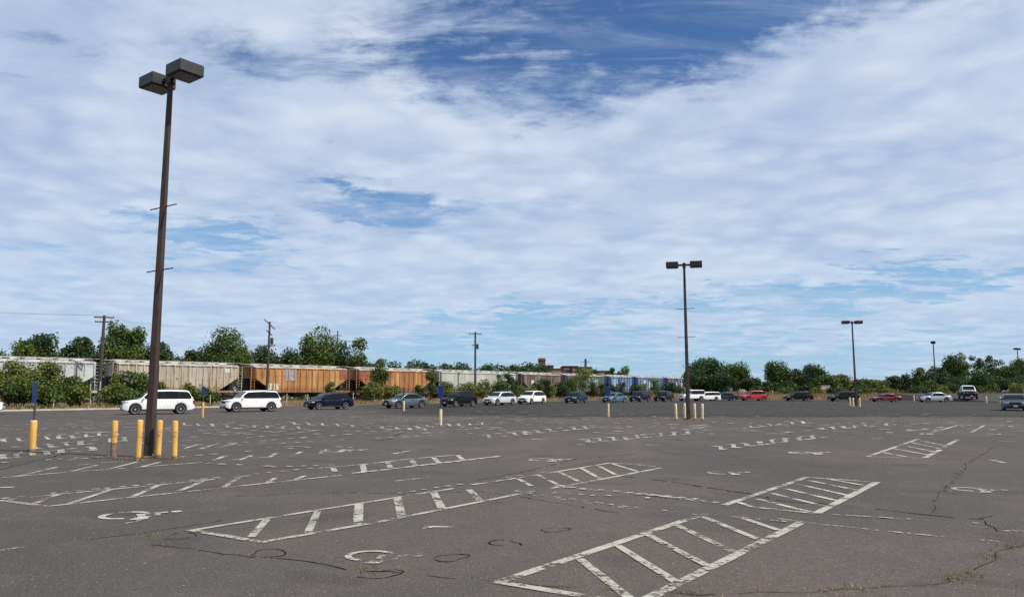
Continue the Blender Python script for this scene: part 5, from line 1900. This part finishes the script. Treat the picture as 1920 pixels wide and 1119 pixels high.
sh(872, 717, 5.4, 44, 'leafy bush at the foot of the white wagon pole', M_LEAF_Y, count=1700, seed=21)
sh(905, 712, 5.0, 36, 'bush rising beside the white wagon pole', M_LEAF_Y, count=1500, seed=22)
sh(930, 702, 4.2, 34, 'round bush covering the end of the white wagon', M_LEAF_M, count=1500, seed=23)
sh(950, 700, 4.0, 30, 'dark bush at the joint before the tan wagon', M_LEAF_D, count=1500, seed=24)
sh(985, 722, 5.0, 36, 'low yellow green bush behind the white crossover', M_LEAF_Y, count=1100, seed=25)
sh(1022, 710, 4.4, 28, 'dark green bush before the tan wagon end', M_LEAF_D, count=1300, seed=26)
sh(1072, 708, 4.4, 34, 'green bush hiding the grey green wagon', M_LEAF_M, count=1500, seed=27)
sh(1092, 691, 4.0, 36, 'tall vine tangle over the grey green wagon', M_LEAF_Y, count=1900, seed=28, lobes=13)
sh(1112, 712, 4.4, 26, 'low bush at the end of the vine tangle', M_LEAF_M, count=1100, seed=29)
sh(1166, 716, 4.2, 20, 'small bush before the blue wagon', M_LEAF_M, count=800, seed=30)
sh(1212, 718, 4.6, 34, 'bright yellow green bush before the pale blue wagon', M_LEAF_Y, count=1400, seed=31)
sh(1050, 716, 4.8, 30, 'dark low bush between the tan and grey green wagons', M_LEAF_D, count=1300, seed=33)
sh(965, 712, 4.6, 26, 'leafy bush right before the wagon joint past the white wagon', M_LEAF_M, count=1200, seed=34)
sh(1004, 716, 4.8, 26, 'dark bush over the roof of the white crossover', M_LEAF_D, count=1000, seed=35)
sh(1132, 720, 4.6, 24, 'low bush at the near end of the blue wagon', M_LEAF_D, count=900, seed=36)
sh(1190, 722, 4.8, 24, 'dark low bush over the dark purple crossover', M_LEAF_D, count=900, seed=37)
sh(1256, 716, 4.2, 26, 'dark bush before the last wagon', M_LEAF_D, count=1000, seed=38)
sh(785, 722, 7.0, 34, 'dark weedy bush by the end of the yellow orange wagon', M_LEAF_M, count=1000, seed=39)
sh(1030, 720, 5.2, 30, 'low weedy bush past the white crossover', M_LEAF_Y, count=1000, seed=40)
sh(1150, 722, 5.0, 26, 'low dark bush over the steel blue sedan', M_LEAF_D, count=900, seed=41)
sh(1275, 722, 4.6, 26, 'low bush at the very end of the train', M_LEAF_M, count=900, seed=42)
sh(1232, 711, 4.2, 24, 'taller green bush before the dark grey wagon', M_LEAF_M, count=1100, seed=32)


# brush behind the train, seen through the gaps between wagons
rs = np.random.default_rng(41)
bp = []
for i in range(150):
    c = T(-70 + i * 1.75 + float(rs.uniform(-1, 1)), -7.0 - float(rs.uniform(0, 4)), 0.3)
    r_ = float(rs.uniform(1.1, 2.0))
    d = rs.normal(size=(150, 3))
    d /= np.linalg.norm(d, axis=1)[:, None]
    q = np.array([c.x, c.y, c.z + r_ * .7]) + d * (r_ * rs.uniform(.3, 1.1, 150) ** .5)[:, None] * np.array([1.1, 1.1, .9])
    q[:, 2] = np.maximum(q[:, 2], .3)
    bp.append(q)
tag(quads_obj('undergrowth', leaf_faces(rs, np.concatenate(bp), .42), M_LEAF_D), 'dark brush showing through the gaps between the wagons', 'undergrowth', None, 'stuff')


# ------------------------------------------------------------------ dry grass
M_DRY = leafy('dry_straw_grass', (0.17, 0.12, 0.055), (0.36, 0.27, 0.14), .15)
M_DRYR = leafy('reddish_dry_grass', (0.17, 0.115, 0.06), (0.33, 0.225, 0.13), .15)
rs = np.random.default_rng(9)


def blades_at(pts, h, w):
    n = len(pts)
    a = rs.uniform(0, 6.28, n)
    d = np.stack([np.cos(a), np.sin(a), np.zeros(n)], 1) * (w * rs.uniform(.6, 1.4, n))[:, None]
    h = np.broadcast_to(h, (n,))
    tip = pts + np.stack([rs.normal(0, .3, n) * h, rs.normal(0, .3, n) * h, h * rs.uniform(.4, 1.2, n)], 1)
    return np.stack([pts - d, pts + d, tip], 1)


n = 16000
s = rs.uniform(-60, 120, n)
o = EDGE - .2 - np.abs(rs.normal(0, 2.6, n))
o = np.clip(o, 3.2, EDGE - .1)
pp = np.array([tuple(T(float(a), float(b), 0.03 + .03 * (EDGE - float(b)))) for a, b in zip(s, o)])
tag(quads_obj('dry_grass', blades_at(pp, .42, .045), M_DRY, None, 3), 'straw coloured dry grass along the railway bank', 'grass', None, 'stuff')
n = 26000
x = rs.uniform(26, 122, n)
y = rs.uniform(150.4, 168, n)
keep = ~((x > 71.2) & (x < 116) & (y < 151.5))
x, y = x[keep], y[keep]
kx = np.clip((x - 24) / 14, 0, 1)
z = np.interp(y, [150.2, 152, 155, 160, 166, 200], [-.05, .15, .45, .85, 1.10, 1.3]) * kx * .97
tag(quads_obj('tall_dry_grass', blades_at(np.stack([x, y, z], 1), .55 * (.45 + np.abs(np.sin(x * .37) * np.cos(x * .11 + y))), .07), M_DRYR, None, 3), 'tall reddish tan dry grass on the bank behind the queue', 'grass', None, 'stuff')
